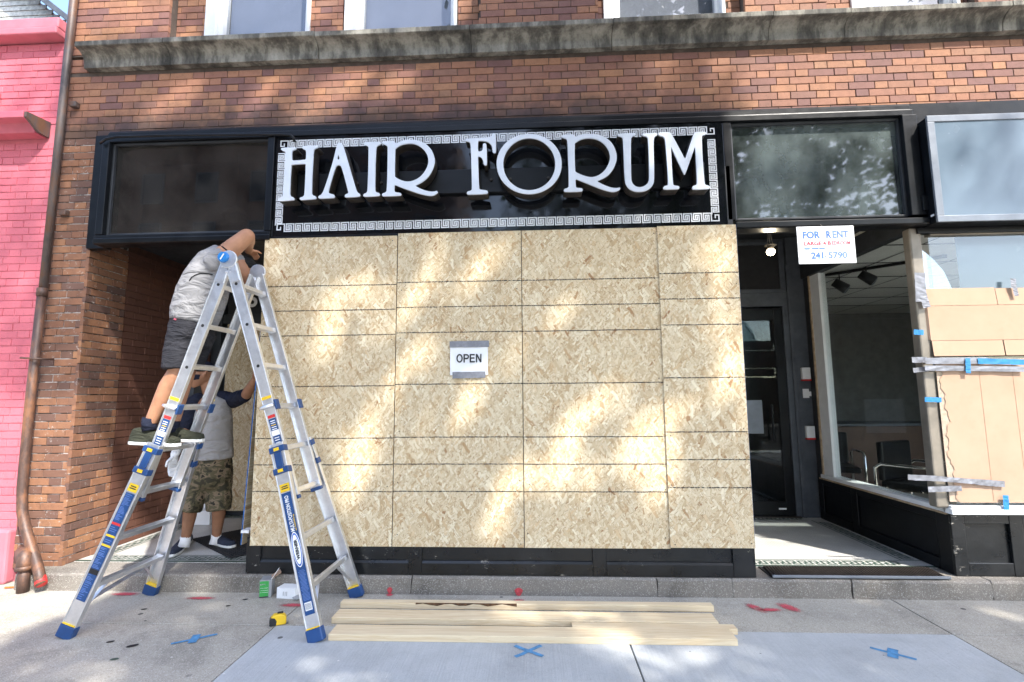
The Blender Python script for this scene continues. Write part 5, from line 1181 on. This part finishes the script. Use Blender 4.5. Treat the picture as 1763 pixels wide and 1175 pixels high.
# hinges
for f in (-1, 1):
    m = MB(); c0 = TOP + Vector((0, f * (INW + 0.004), -0.02)); m.tube([c0, c0 + Vector((0, f * 0.018, 0))], 0.062, 20); hg = m.build('hinge_disc', MT['alu'], lad, bevel=0.003)
    m = MB()
    for F in (FL, FR):
        d3 = (TOP - F).normalized(); L = (TOP - F).length; b0 = F + d3 * (L - 0.19) + Vector((0, f * (INW + 0.016), 0)); b1 = F + d3 * (L - 0.02) + Vector((0, f * (INW + 0.016), 0))
        m.obox(b0, b1, 0.068, 0.006, (0, f, 0))
    m.build('hinge_plate', MT['alu'], lad, bevel=0.002)
    m = MB()
    for F in (FL, FR):
        d3 = (TOP - F).normalized(); L = (TOP - F).length; sd = d3.cross(Vector((0, 1, 0))).normalized()
        for s, o_ in ((0.17, .018), (0.17, -.018), (0.11, .02), (0.11, -.02), (0.085, .02)):
            p = F + d3 * (L - s) + sd * o_ + Vector((0, f * (INW + 0.0195), 0)); m.tube([p, p + Vector((0, f * 0.003, 0))], 0.006, 8)
    m.build('rivets', MT['alu'], hg)
    if f < 0:
        m = MB(); kc = c0 + Vector((-0.028, -0.02, 0.012)); m.tube([kc, kc + Vector((0, -0.02, 0))], [0.040, 0.034], 18); kb_ = m.build('knob', plain('bright_blue_plastic', (0.02, 0.20, 0.55), 0.35), lad, bevel=0.004)
        m = MB(); m.obox(kc + Vector((-.012, -.0215, -.02)), kc + Vector((.012, -.0215, .02)), 0.008, 0.003, (0, 1, 0)); m.build('knob_mark', MT['inkwhite'], kb_)

# ================================================================== PEOPLE
def capsule(m, p0, p1, r0, r1, n=12):
    p0, p1 = Vector(p0), Vector(p1); d = (p1 - p0); L = d.length; d = d / L; pts = []; rs = []
    for a in (-80, -55, -28): pts.append(p0 + d * (r0 * math.sin(math.radians(a)))); rs.append(r0 * math.cos(math.radians(a)))
    pts.append(p0); rs.append(r0); pts.append(p1); rs.append(r1)
    for a in (28, 55, 80): pts.append(p1 + d * (r1 * math.sin(math.radians(a)))); rs.append(r1 * math.cos(math.radians(a)))
    m.tube(pts, rs, n)
def loft(m, secs, lat, n=20):
    "secs: (centre, half width along lat, half depth)"
    lat = Vector(lat).normalized(); vs = []; fs = []
    for i, (c, a, b) in enumerate(secs):
        c = Vector(c); t = Vector(secs[min(i+1, len(secs)-1)][0]) - Vector(secs[max(i-1, 0)][0]); t.normalize()
        la = (lat - t * lat.dot(t)).normalized(); de = t.cross(la)
        for k in range(n):
            an = 2*math.pi*k/n; ca, sa = math.cos(an), math.sin(an)
            vs.append(c + la * (a * math.copysign(abs(ca)**0.85, ca)) + de * (b * math.copysign(abs(sa)**0.85, sa)))
    for i in range(len(secs) - 1):
        for k in range(n): fs.append((i*n+k, i*n+(k+1) % n, (i+1)*n+(k+1) % n, (i+1)*n+k))
    fs += [tuple(reversed(range(n))), tuple(range((len(secs)-1)*n, len(secs)*n))]
    m.add(vs, fs)
def flesh(m, name, mat, parent, vox=0.009, it=6, disp=0.0):
    "weld the shapes into one continuous skin"
    me = m.mesh(name); o = bpy.data.objects.new(name, me); COL.objects.link(o)
    r = o.modifiers.new('r', 'REMESH'); r.mode = 'VOXEL'; r.voxel_size = vox
    s = o.modifiers.new('s', 'SMOOTH'); s.factor = 0.5; s.iterations = it
    if disp:
        tx = bpy.data.textures.new('folds', 'CLOUDS'); tx.noise_scale = 0.07; tx.noise_depth = 2
        dm = o.modifiers.new('d', 'DISPLACE'); dm.texture = tx; dm.strength = disp; dm.texture_coords = 'GLOBAL'; dm.mid_level = 0.5
    dg = bpy.context.evaluated_depsgraph_get(); ev = o.evaluated_get(dg); me2 = bpy.data.meshes.new_from_object(ev)
    bpy.data.objects.remove(o); me2.materials.clear(); me2.name = name
    return link(name, me2, mat, parent, True)
def hand(m, wrist, direc, palm_n, curl=0.4, sc=1.0, thumb=1):
    "palm and five unequal curled fingers"
    w_, d, n = Vector(wrist), Vector(direc).normalized(), Vector(palm_n).normalized(); s = d.cross(n).normalized()
    for k in (-1.2, -0.4, 0.4, 1.2): capsule(m, w_ + d * 0.01 + s * (0.010 * k * sc), w_ + d * (0.088 * sc) + s * (0.019 * k * sc), 0.015 * sc, 0.0125 * sc, 8)
    for k, ln in ((-1.35, 0.060), (-0.45, 0.076), (0.45, 0.082), (1.35, 0.074)):
        p = w_ + d * (0.090 * sc) + s * (0.0185 * k * sc); dd = d.copy()
        for j in range(3):
            dd = (dd * math.cos(curl) + n * math.sin(curl)).normalized(); q = p + dd * (ln * sc * (0.42, 0.32, 0.26)[j]); capsule(m, p, q, (0.0095 - 0.0008*j) * sc, (0.0088 - 0.0009*j) * sc, 8); p = q
    p = w_ + d * 0.03 * sc + s * (thumb * 0.022 * sc); q = p + (d * 0.6 + s * thumb * 0.75 + n * 0.35).normalized() * 0.045 * sc; capsule(m, p, q, 0.015 * sc, 0.0115 * sc, 8)
    r_ = q + (d * 0.9 + s * thumb * 0.25 + n * 0.35).normalized() * 0.034 * sc; capsule(m, q, r_, 0.011 * sc, 0.009 * sc, 8)
def head(m, c, fwd, up, r=0.098):
    c, f, u = Vector(c), Vector(fwd).normalized(), Vector(up).normalized(); u = (u - f * u.dot(f)).normalized(); s = f.cross(u)
    loft(m, [(c - u * r * 1.15, r * .42, r * .5), (c - u * r * .85 + f * r * .25, r * .60, r * .72), (c - u * r * .35 + f * r * .1, r * .74, r * .92), (c + u * r * .2, r * .80, r * 1.0), (c + u * r * .7 - f * r * .05, r * .72, r * .9), (c + u * r * 1.05 - f * r * .08, r * .42, r * .55)], s, 18)
    capsule(m, c + f * r * .95 + u * r * .12, c + f * r * 1.15 - u * r * .28, r * .10, r * .17, 8)                      # nose
    for k in (-1, 1):
        capsule(m, c + s * (k * r * .80) + u * r * .18 - f * r * .05, c + s * (k * r * .82) - u * r * .22, r * .14, r * .10, 8)   # ears
        capsule(m, c + f * r * .86 + s * (k * r * .48) + u * r * .20, c + f * r * .92 + s * (k * r * .15) + u * r * .22, r * .10, r * .08, 8)  # brow
    capsule(m, c + f * r * .95 - s * r * .2 - u * r * .52, c + f * r * .95 + s * r * .2 - u * r * .52, r * .09, r * .09, 8)   # lips
    return s
def eyes(c, fwd, up, parent, r=0.098):
    c, f, u = Vector(c), Vector(fwd).normalized(), Vector(up).normalized(); u = (u - f * u.dot(f)).normalized(); s = f.cross(u)
    for k in (-1, 1):
        m = MB(); m.sphere(c + f * r * .84 + s * (k * r * .34) + u * r * .05, r * .13, 8, 6); e = m.build('eye', MT['inkwhite'], parent, smooth=True)
        m = MB(); m.sphere(c + f * r * .95 + s * (k * r * .34) + u * r * .05, r * .06, 8, 6); m.build('iris', MT['inkblack'], e, smooth=True)
def shoe(heel, toe, z, ankle, upper, sole, parent, w=0.048, tilt=0.0, hi=0.075):
    h, t_ = Vector(heel), Vector(toe); h.z = z; t_.z = z - tilt; d = (t_ - h); L = d.length; d.normalize(); s = d.cross(Vector((0, 0, 1))).normalized(); up = s.cross(d)
    sx = [(-0.01, .55), (0.05, .82), (0.25, .84), (0.45, .86), (0.65, 1.02), (0.82, 1.0), (0.94, .78), (1.01, .42)]
    m = MB(); vs = []
    for lift in (0.0, 0.024):
        for k, wv in sx: vs.append(h + d * L * k - s * w * wv + up * lift)
        for k, wv in reversed(sx): vs.append(h + d * L * k + s * w * wv + up * lift)
    n = len(vs) // 2; m.add(vs, [tuple(range(n)), tuple(reversed(range(n, 2*n)))] + [(i, i+n, (i+1) % n + n, (i+1) % n) for i in range(n)])
    m.build('shoe_sole', sole, parent, bevel=.006)
    m = MB(); vs = []; K = 9; ring = []
    hs_ = [(0.005, .62, .052), (0.04, .80, hi), (0.18, .84, hi + .010), (0.33, .86, hi + .004), (0.47, .88, hi * .86), (0.62, .98, hi * .68), (0.78, 1.0, hi * .58), (0.90, .86, hi * .50), (0.97, .60, .038), (0.995, .35, .028)]
    for k, wv, ht in hs_:
        row = []
        for j in range(K):
            a = math.pi * j / (K - 1); row.append(h + d * L * k + s * (-w * wv * math.cos(a)) + up * (0.022 + (ht - 0.0) * math.sin(a) ** 0.6))
        vs += row
    fs = [(i*K+j, i*K+j+1, (i+1)*K+j+1, (i+1)*K+j) for i in range(len(hs_) - 1) for j in range(K - 1)]
    fs += [tuple(range(K)), tuple(reversed(range((len(hs_)-1)*K, len(hs_)*K)))]
    m.add(vs, fs); return m.build('shoe', upper, parent, smooth=True)
def cloth(name, c, var=0.2, sc=9):
    n = NB(name, 0.88, 0, 0.2); p = n.tex('world'); f = n.noise(p, sc, 3, 0.6)
    n.col(n.ramp(f, [(0.3, tuple(v * (1 - var) for v in c)), (0.7, tuple(min(1, v * (1 + var * .6)) for v in c))]))
    fold = n.noise(n.map(p, (1.0, 1.0, 2.6), (0.3, 0.5, 0)), 5.5, 3, 0.5, 1.2); wv = n.noise(p, 320, 1)
    n.bump(n.math('MULTIPLY_ADD', wv, 0.02, fold), 0.75, 0.055); return n.m
def skin_mat(name, c):
    n = NB(name, 0.5, 0, 0.35); p = n.tex('world'); n.col(n.ramp(n.noise(p, 14, 5, 0.6), [(0.3, tuple(v*.82 for v in c)), (0.7, tuple(min(1, v*1.1) for v in c))]))
    n.b.inputs['Subsurface Weight'].default_value = 0.08; n.b.inputs['Subsurface Radius'].default_value = (0.01, 0.004, 0.002); n.bump(n.noise(p, 180, 3), 0.15, 0.001); return n.m
SK = skin_mat('skin_tan', (0.40, 0.20, 0.115)); SK2 = skin_mat('skin_brown', (0.33, 0.165, 0.095))
CG = cloth('grey_shirt', (0.25, 0.247, 0.252), 0.08, 6); CS = cloth('charcoal_shorts', (0.026, 0.026, 0.031)); CB = cloth('black_trim', (0.015, 0.015, 0.016)); CN = cloth('navy_cloth', (0.014, 0.017, 0.032))
CW = cloth('off_white_shirt', (0.34, 0.328, 0.315), 0.10, 6); CO_ = cloth('olive_shoe', (0.036, 0.038, 0.026)); SW_ = plain('white_sole', (0.75, 0.75, 0.73), 0.6); CV = cloth('white_glove', (0.74, 0.76, 0.78), 0.06)
# --- worker on the ladder
w1 = empty('person', at(300, 770, 3.42), 'worker on the ladder in a grey shirt and charcoal shorts, reaching up to the boards', 'person')
LA = Vector((-0.62, 0.78, 0.0)); FWD = Vector((0.78, 0.62, 0)); UP = Vector((0, 0, 1))
b = MB()
nS, nE, nH = at(377, 447, 3.36), at(425, 407, 3.44), at(428, 432, 3.76)
fS, fE, fH = at(402, 446, 3.66), at(428, 486, 3.72), at(440, 474, 3.84)
for S_, E_, H_, th in ((nS, nE, nH, -1), (fS, fE, fH, 1)):
    capsule(b, S_, S_.lerp(E_, 0.45), 0.070, 0.066); capsule(b, S_.lerp(E_, 0.45), E_, 0.066, 0.055); capsule(b, E_, E_.lerp(H_, 0.35), 0.055, 0.052); capsule(b, E_.lerp(H_, 0.35), H_, 0.048, 0.030)
    hand(b, H_, (H_ - E_).normalized() * 0.8 + Vector((0.25, 0.2, 0.1)), (0.3, 0.2, -0.9), 0.45, 0.95, th)
HC = at(417, 466, 3.73); hf = Vector((0.75, 0.55, -0.25)).normalized()
head(b, HC, hf, UP); capsule(b, at(388, 456, 3.55), HC - Vector((0.03, 0.02, 0.05)), 0.066, 0.055)
nK, nA = at(308, 634, 3.37), at(256, 734, 3.34); fK, fA = at(326, 630, 3.56), at(297, 738, 3.50)
nHp, fHp = at(318, 575, 3.40), at(348, 575, 3.56)
for Hp, K_, A_ in ((nHp, nK, nA), (fHp, fK, fA)):
    capsule(b, Hp, K_, 0.085, 0.060); m1 = K_.lerp(A_, 0.33) + Vector((-0.012, 0, 0)); capsule(b, K_, m1, 0.055, 0.057); capsule(b, m1, A_, 0.056, 0.036)
capsule(b, at(336, 560, 3.48), at(372, 458, 3.51), 0.11, 0.10)
flesh(b, 'body', SK, w1, 0.0085, 5); eyes(HC, hf, UP, w1)
m = MB(); loft(m, [(at(333, 558, 3.475), .188, .150), (at(338, 538, 3.48), .195, .165), (at(348, 508, 3.485), .205, .170), (at(359, 476, 3.50), .212, .152), (at(371, 451, 3.51), .205, .122), (at(386, 434, 3.53), .120, .075)], LA, 24)
for S_, E_ in ((nS, nE), (fS, fE)): capsule(m, S_ - Vector((0.02, 0, 0.02)), S_.lerp(E_, 0.10), 0.082, 0.073)
shirt1 = flesh(m, 'shirt', CG, w1, 0.011, 5, 0.010)
d_ = (nE - nS).normalized(); c_ = nS.lerp(nE, 0.27)
m = MB(); m.tube([c_, c_ + d_ * 0.010], 0.0665, 18); m.build('sleeve_trim', CB, w1, smooth=True)
m = MB(); loft(m, [(at(333, 548, 3.475), .176, .140), (at(331, 565, 3.475), .184, .150), (at(330, 585, 3.475), .180, .146), (at(329, 600, 3.475), .150, .12)], LA, 24)
for Hp, K_ in ((nHp, nK), (fHp, fK)):
    loft(m, [(Hp + Vector((0, 0, .02)), .098, .102), (Hp.lerp(K_, .5) - Vector((.012, 0, 0)), .094, .100), (Hp.lerp(K_, 1.06) - Vector((.008, 0, 0)), .092, .094)], (0, 1, 0), 16)
shorts1 = flesh(m, 'shorts', CS, w1, 0.010, 4, 0.012)
def hug(ob, pts, r, name, mat, par):
    from mathutils.bvhtree import BVHTree
    bv = BVHTree.FromPolygons([v.co for v in ob.data.vertices], [p.vertices for p in ob.data.polygons]); P = []
    for px, py in pts:
        dd = (at(px, py, 3.0) - Vector((0, 0, CAMH))).normalized(); h_ = bv.ray_cast(Vector((0, 0, CAMH)), dd)
        if h_[0] is not None: P.append(h_[0] - dd * r * 0.6)
    if len(P) > 1: MB().tube(P, r, 6).build(name, mat, par)
hug(shirt1, [(326, 484), (330, 478), (336, 474), (343, 471.5), (350, 471), (358, 471.5), (366, 473)], .004, 'seam_trim', CB, w1)
hug(shorts1, [(300, 550), (303, 550.5)], .006, 'pocket_tag', MT['inkpink'], w1)
#, 3.32); m.box(q0.x - .006, q0.x + .012, q0.y - .016, q0.y - .012, q0.z - .004, q0.z + .006); m.build('pocket_tag', MT['inkpink'], w1)
ZR = nA.z
sole_z = at(300, 768, 3.4).z
shoe(at(226, 752, 3.335), at(309, 760, 3.36), sole_z + .018, nA, CO_, SW_, w1, 0.048, 0.02, .088); shoe(at(276, 757, 3.49), at(350, 757, 3.53), sole_z + .022, fA, CO_, SW_, w1, 0.048, 0.008, .088)
for A_ in (nA, fA):
    m = MB(); m.tube([A_ + Vector((.005, 0, .055)), A_ + Vector((.0, 0, .02)), A_ + Vector((.012, 0, -.03))], [.046, .044, .046], 14); m.build('sock', CN, w1, smooth=True)
m = MB(); loft(m, [(HC + UP * .01, .083, .104), (HC + UP * .055, .080, .100), (HC + UP * .095, .060, .074), (HC + UP * .112, .02, .03)], hf.cross(UP), 18)
m.build('cap', CB, w1, smooth=True)
# --- worker standing in the passage
w2 = empty('person', (-2.98, 4.45, ZS), 'worker in the passage in white and navy raglan shirt and camouflage shorts', 'person')
LA2 = Vector((0.90, -0.43, 0)); F2 = Vector((-0.62, -0.75, 0.22)).normalized()
b = MB()
lS, lE, lW = at(331, 698, 4.42), at(315, 745, 4.36), at(301, 783, 4.24)
rS, rE, rH = at(401, 690, 4.46), at(424, 680, 4.30), at(438, 655, 4.10)
capsule(b, lS, lE, .055, .043); capsule(b, lE, lE.lerp(lW, .35), .043, .044); capsule(b, lE.lerp(lW, .35), lW, .043, .029)
capsule(b, rS, rE, .055, .043); capsule(b, rE, rE.lerp(rH, .35), .043, .044); capsule(b, rE.lerp(rH, .35), rH, .043, .029)
hand(b, rH, (0.1, -0.15, 0.9), (0.9, 0.1, 0.1), 0.45, 0.95, -1)
H2 = at(348, 644, 4.42); head(b, H2, F2, UP); capsule(b, at(361, 676, 4.46), H2 - Vector((-.02, -.03, .06)), .06, .052)
hips = [at(347, 806, 4.42), at(380, 804, 4.48)]; kn = [at(328, 868, 4.37), at(377, 866, 4.46)]; an = [at(319, 931, 4.40), at(372, 927, 4.53)]
for Hp, K_, A_ in zip(hips, kn, an):
    capsule(b, Hp, K_, .085, .058); m1 = K_.lerp(A_, .33) + Vector((0, .012, 0)); capsule(b, K_, m1, .054, .056); capsule(b, m1, A_, .055, .036)
capsule(b, at(363, 800, 4.45), at(364, 700, 4.46), .12, .12)
flesh(b, 'body', SK2, w2, 0.0085, 5); eyes(H2, F2, UP, w2)
m = MB(); loft(m, [(at(366, 791, 4.45), .190, .145), (at(366, 772, 4.45), .186, .146), (at(366, 745, 4.45), .186, .140), (at(366, 718, 4.455), .198, .132), (at(366, 696, 4.46), .190, .105), (at(364, 680, 4.465), .095, .075)], LA2, 24)
flesh(m, 'shirt', CW, w2, 0.011, 4, 0.010)
m = MB()
for S_, E_, k in ((lS, lE, .72), (rS, rE, .85)):
    inn = at(360, 676, 4.455); capsule(m, inn.lerp(S_, .55) + Vector((0, -.02, -.0)), S_, .062, .073); capsule(m, S_, S_.lerp(E_, k), .073, .062)
flesh(m, 'navy_sleeves', CN, w2, 0.010, 4, 0.012)
camo = NB('camouflage_cloth', 0.85, 0, 0.2); p = camo.tex('world')
f = camo.noise(camo.map(p, (1, 1, 1.5)), 13, 3, 0.5, 0.8); camo.col(camo.ramp(f, [(0.0,(0.05,0.045,0.03)),(0.42,(0.05,0.045,0.03)),(0.43,(0.11,0.095,0.055)),(0.52,(0.11,0.095,0.055)),(0.53,(0.20,0.15,0.10)),(0.62,(0.07,0.065,0.04)),(0.63,(0.03,0.028,0.022))], True)); camo.bump(camo.noise(p, 200, 2), .3, .001)
m = MB(); loft(m, [(at(366, 784, 4.45), .172, .128), (at(365, 800, 4.45), .180, .138), (at(364, 825, 4.45), .172, .135), (at(362, 836, 4.45), .14, .11)], LA2, 24)
for Hp, K_ in zip(hips, kn): loft(m, [(Hp, .092, .1), (Hp.lerp(K_, .5), .094, .102), (Hp.lerp(K_, 1.20), .096, .104)], (1, 0, 0), 18)
flesh(m, 'shorts', camo.m, w2, 0.011, 4, 0.022)
m = MB(); hand(m, lW + Vector((.004, 0, -.0)), (-0.12, -0.1, -1), (0.75, -0.3, 0.0), 0.28, 1.12, 1); capsule(m, lW + Vector((.012, .01, .05)), lW, .036, .034); flesh(m, 'glove', CV, w2, 0.006, 3)
CNs = cloth('navy_canvas', (0.035, 0.042, 0.065))
shoe(on(325, 934, ZS), on(294, 962, ZS), ZS + .008, an[0], CNs, SW_, w2, .047, 0, .06); shoe(on(366, 938, ZS + .012), on(402, 946, ZS + .012), ZS + .024, an[1], CNs, SW_, w2, .047, 0, .06)
for A_ in an:
    m = MB(); m.tube([A_ + Vector((0, 0, .035)), A_ + Vector((0, 0, .0)), A_ + Vector((-.005, -.01, -.05))], [.043, .042, .047], 14); m.build('sock', MT['inkwhite'], w2, smooth=True)
m = MB(); s_ = F2.cross(UP); loft(m, [(H2 + UP * .018, .084, .106), (H2 + UP * .06, .082, .102), (H2 + UP * .100, .062, .076), (H2 + UP * .118, .02, .03)], s_, 18); cp = m.build('cap', CN, w2, smooth=True)
m = MB(); q = H2 + F2 * .095 + UP * .028; m.obox(q, q + F2 * .075 - UP * .02, .13, .005, UP, taper=.75); m.build('peak', CN, cp, bevel=.002)
m = MB(); loft(m, [(H2 - UP * .095 + F2 * .045, .045, .05), (H2 - UP * .06 + F2 * .045, .066, .066), (H2 - UP * .02 + F2 * .045, .074, .064)], s_, 16); m.build('face_mask', CN, w2, smooth=True)

# ================================================================== STREET TREE (shades the front) AND THE BUILDING ACROSS THE ROAD
LIT = [(-1.14,1.59,-1.27,1.26,0.087),(-1.27,1.26,-1.39,0.90,0.092),(-1.40,0.90,-1.49,0.70,0.092),(-1.60,2.30,-1.71,2.23,0.050),(-1.32,2.46,-1.43,2.25,0.050),(-1.19,2.31,-1.31,2.15,0.041),(-1.64,2.09,-1.66,1.83,0.103),(-1.21,1.99,-1.35,1.92,0.057),(-0.75,2.69,-0.80,2.59,0.034),(-0.82,2.47,-1.03,2.15,0.057),(-1.07,2.05,-1.07,2.01,0.041),(-0.24,2.67,-0.26,2.58,0.046),(-0.42,2.51,-0.63,2.28,0.080),(-0.29,2.18,-0.24,2.11,0.057),(-0.88,1.87,-0.95,1.77,0.092),(-0.15,1.86,-0.19,1.70,0.057),(-0.49,1.52,-0.51,1.48,0.114),(-0.56,1.34,-0.62,1.25,0.069),(0.28,2.12,0.12,2.03,0.057),(0.60,1.44,0.42,1.34,0.103),(0.29,1.25,0.19,1.05,0.103),(0.77,1.27,0.94,1.25,0.092),(0.87,1.18,0.78,1.03,0.137),(-0.07,0.84,0.36,0.86,0.126),(-0.16,0.86,-0.29,0.63,0.092),(-0.29,0.63,-0.36,0.41,0.087),(0.76,0.88,0.67,0.92,0.103),(0.98,1.01,0.88,0.67,0.080),(1.53,1.81,1.42,1.61,0.080),(1.39,1.53,1.43,1.42,0.069),(1.06,1.35,1.12,1.31,0.057),(1.55,1.28,1.57,1.24,0.057),(1.49,2.61,1.39,2.45,0.057),(-2.17,2.70,-2.18,2.55,0.046),(-2.22,1.47,-2.23,1.38,0.046),(-2.92,4.43,-3.32,4.09,0.107),(-2.13,4.51,-2.42,4.14,0.059),(-1.40,4.59,-1.90,4.04,0.146),(-0.88,4.57,-1.23,4.26,0.078),(-4.02,5.22,-3.07,5.11,0.171),(-1.90,-1.68,-1.78,-1.70,0.050),(-2.09,-1.56,-2.01,-1.47,0.050),(-0.53,-0.56,0.10,-0.54,0.050),(0.16,-1.35,0.28,-1.27,0.042),(0.59,-1.17,0.58,-1.24,0.037),(1.00,-1.33,1.01,-1.38,0.042),(2.27,-0.02,2.27,-0.14,0.033),(2.88,-0.26,2.83,-0.47,0.037),(-0.18,-1.05,-0.07,-0.99,0.033),(-2.68,-0.49,-2.51,-0.41,0.037),(-1.96,-0.79,-1.92,-0.59,0.050),(-0.04,-1.55,0.06,-1.63,0.050),(-1.01,-1.60,-0.96,-1.63,0.042)]
LIT = np.array(LIT)
rg = np.random.default_rng(11)
def open_to_sun(xf, zf):
    d = np.full(xf.shape, 9.0)
    for x0, z0, x1, z1, r in LIT:
        vx, vz = x1 - x0, z1 - z0; l2 = max(1e-6, vx*vx + vz*vz)
        k = np.clip(((xf - x0) * vx + (zf - z0) * vz) / l2, 0, 1)
        d = np.minimum(d, np.hypot(xf - x0 - k * vx, zf - z0 - k * vz) - r)
    o = d < 0.04
    o |= (xf > 1.72 + 0.18 * np.sin(zf * 5)) & (zf > 3.45)
    o |= (xf > 1.80) & (zf > 0.12) & (zf < 2.75)
    o |= (xf < -3.22 + (zf + 0.1) * 0.62) & (zf > -1.35) & (zf < 0.45)
    o |= (xf < -2.75) & (zf > 0.25) & (zf < 1.75)
    return o
N = 60000
xf = rg.uniform(-5.2, 4.6, N); zf = rg.uniform(-3.4, 5.3, N); yy_ = rg.uniform(-2.5, 0.3, N)
# clumps: pull each leaf towards one of many twig centres
cen = np.stack([rg.uniform(-5.2, 4.6, 900), rg.uniform(-3.4, 5.3, 900), rg.uniform(-2.5, 0.3, 900)], 1)
idx = rg.integers(0, 900, N); xf = cen[idx, 0] + rg.normal(0, .20, N); zf = cen[idx, 1] + rg.normal(0, .20, N); yy_ = cen[idx, 2] + rg.normal(0, .25, N)
keep = ~open_to_sun(xf, zf)
dim = ((xf > 1.6) & (zf > 2.75)) | ((xf < -2.7) & (zf > 0.2) & (zf < 3.0)) | (xf < -3.9)
keep &= ~(dim & (rg.random(N) < 0.80))
tt = 3.88 - yy_; x = xf + SUN_A * tt; z = zf + SUN_B * tt
keep &= (((x - 3.0) / 5.2) ** 2 + ((yy_ + 1.1) / 1.9) ** 2 + ((z - 8.0) / 4.9) ** 2) < 1.15
x, y, z = x[keep], yy_[keep], z[keep]; n = len(x)
tree = empty('street_tree', (3.1, -1.9, 0), 'leafy street tree at the kerb reflected in the right transom glass', 'tree')
sz = rg.uniform(0.055, 0.10, n); a1 = rg.uniform(0, 2*np.pi, n); el = rg.uniform(-0.9, 0.9, n)
d1 = np.stack([np.cos(a1) * np.cos(el), np.sin(a1) * np.cos(el), np.sin(el)], 1)
rv = rg.normal(0, 1, (n, 3)); d2 = np.cross(d1, rv); d2 /= np.linalg.norm(d2, axis=1, keepdims=True)
c0 = np.stack([x, y, z], 1); s1 = sz[:, None] * 1.25; s2 = sz[:, None] * 0.72
V = np.stack([c0 - d1 * s1, c0 + d2 * s2 - d1 * s1 * .1, c0 + d1 * s1, c0 - d2 * s2 - d1 * s1 * .1], 1).reshape(-1, 3)
me = bpy.data.meshes.new('foliage'); me.from_pydata(V.tolist(), [], (np.arange(n * 4).reshape(-1, 4)).tolist())
lf = NB('leaves', 0.55, 0, 0.3); lf.col(lf.ramp(lf.rand(), [(0.0,(0.030,0.065,0.018)),(0.6,(0.055,0.105,0.03)),(1.0,(0.085,0.13,0.04))]))
trn = lf.N.new('ShaderNodeBsdfTranslucent'); trn.inputs[0].default_value = (0.09, 0.16, 0.03, 1); mx = lf.N.new('ShaderNodeMixShader'); mx.inputs[0].default_value = 0.25
lf.t.links.new(lf.b.outputs[0], mx.inputs[1]); lf.t.links.new(trn.outputs[0], mx.inputs[2]); lf.t.links.new(mx.outputs[0], lf.out.inputs[0])
link('crown', me, lf.m, tree)
bark = plain('tree_bark', (0.10, 0.075, 0.055), 0.9, var=0.4, scale=14, bump=0.9)
t = MB(); t.tube([(3.1, -1.9, -0.02), (3.08, -1.88, 0.4), (3.15, -1.8, 2.2), (3.1, -1.6, 4.2), (3.2, -1.3, 6.2)], [.26, .19, .165, .15, .12], 14); tr = t.build('trunk', bark, tree, smooth=True)
rr = random.Random(4)
for k in range(16):
    j = rr.randrange(n); end = Vector(c0[j]); st = Vector((3.13, -1.6, rr.uniform(3.6, 6.1)))
    md = st.lerp(end, .5) + Vector((rr.uniform(-.3, .3), rr.uniform(-.2, .2), rr.uniform(.1, .5)))
    t = MB(); t.tube([st, st.lerp(md, .5) + Vector((0, 0, .1)), md, md.lerp(end, .5), end], [.07, .055, .04, .025, .01], 7); t.build('limb', bark, tree, smooth=True)
ob = empty('opposite_building', (0, -17, 0), 'dark brick block across the street seen only in reflections', 'building')
t = MB(); t.box(-34, -4.0, -24, -17, -0.15, 15.5); t.build('wall', plain('dark_brick', (0.14, 0.075, 0.055), 0.8, var=0.25, scale=3), ob)
t = MB(); t.box(-34.2, -3.8, -17.4, -16.7, 15.5, 16.0); t.build('parapet', MT['stone'], ob)
for fl in range(5):
    for k in range(10):
        xx = -32.5 + 3.0 * k; z0 = 1.0 + 2.75 * fl
        t = MB(); t.box(xx - .62, xx + .62, -17.02, -16.93, z0 - .06, z0 + 1.66); wn_ = t.build('window', MT['trimgrey'], ob)
        t = MB(); t.box(xx - .54, xx + .54, -16.929, -16.925, z0 + .02, z0 + 1.58); t.build('pane', MT['panel'], wn_)
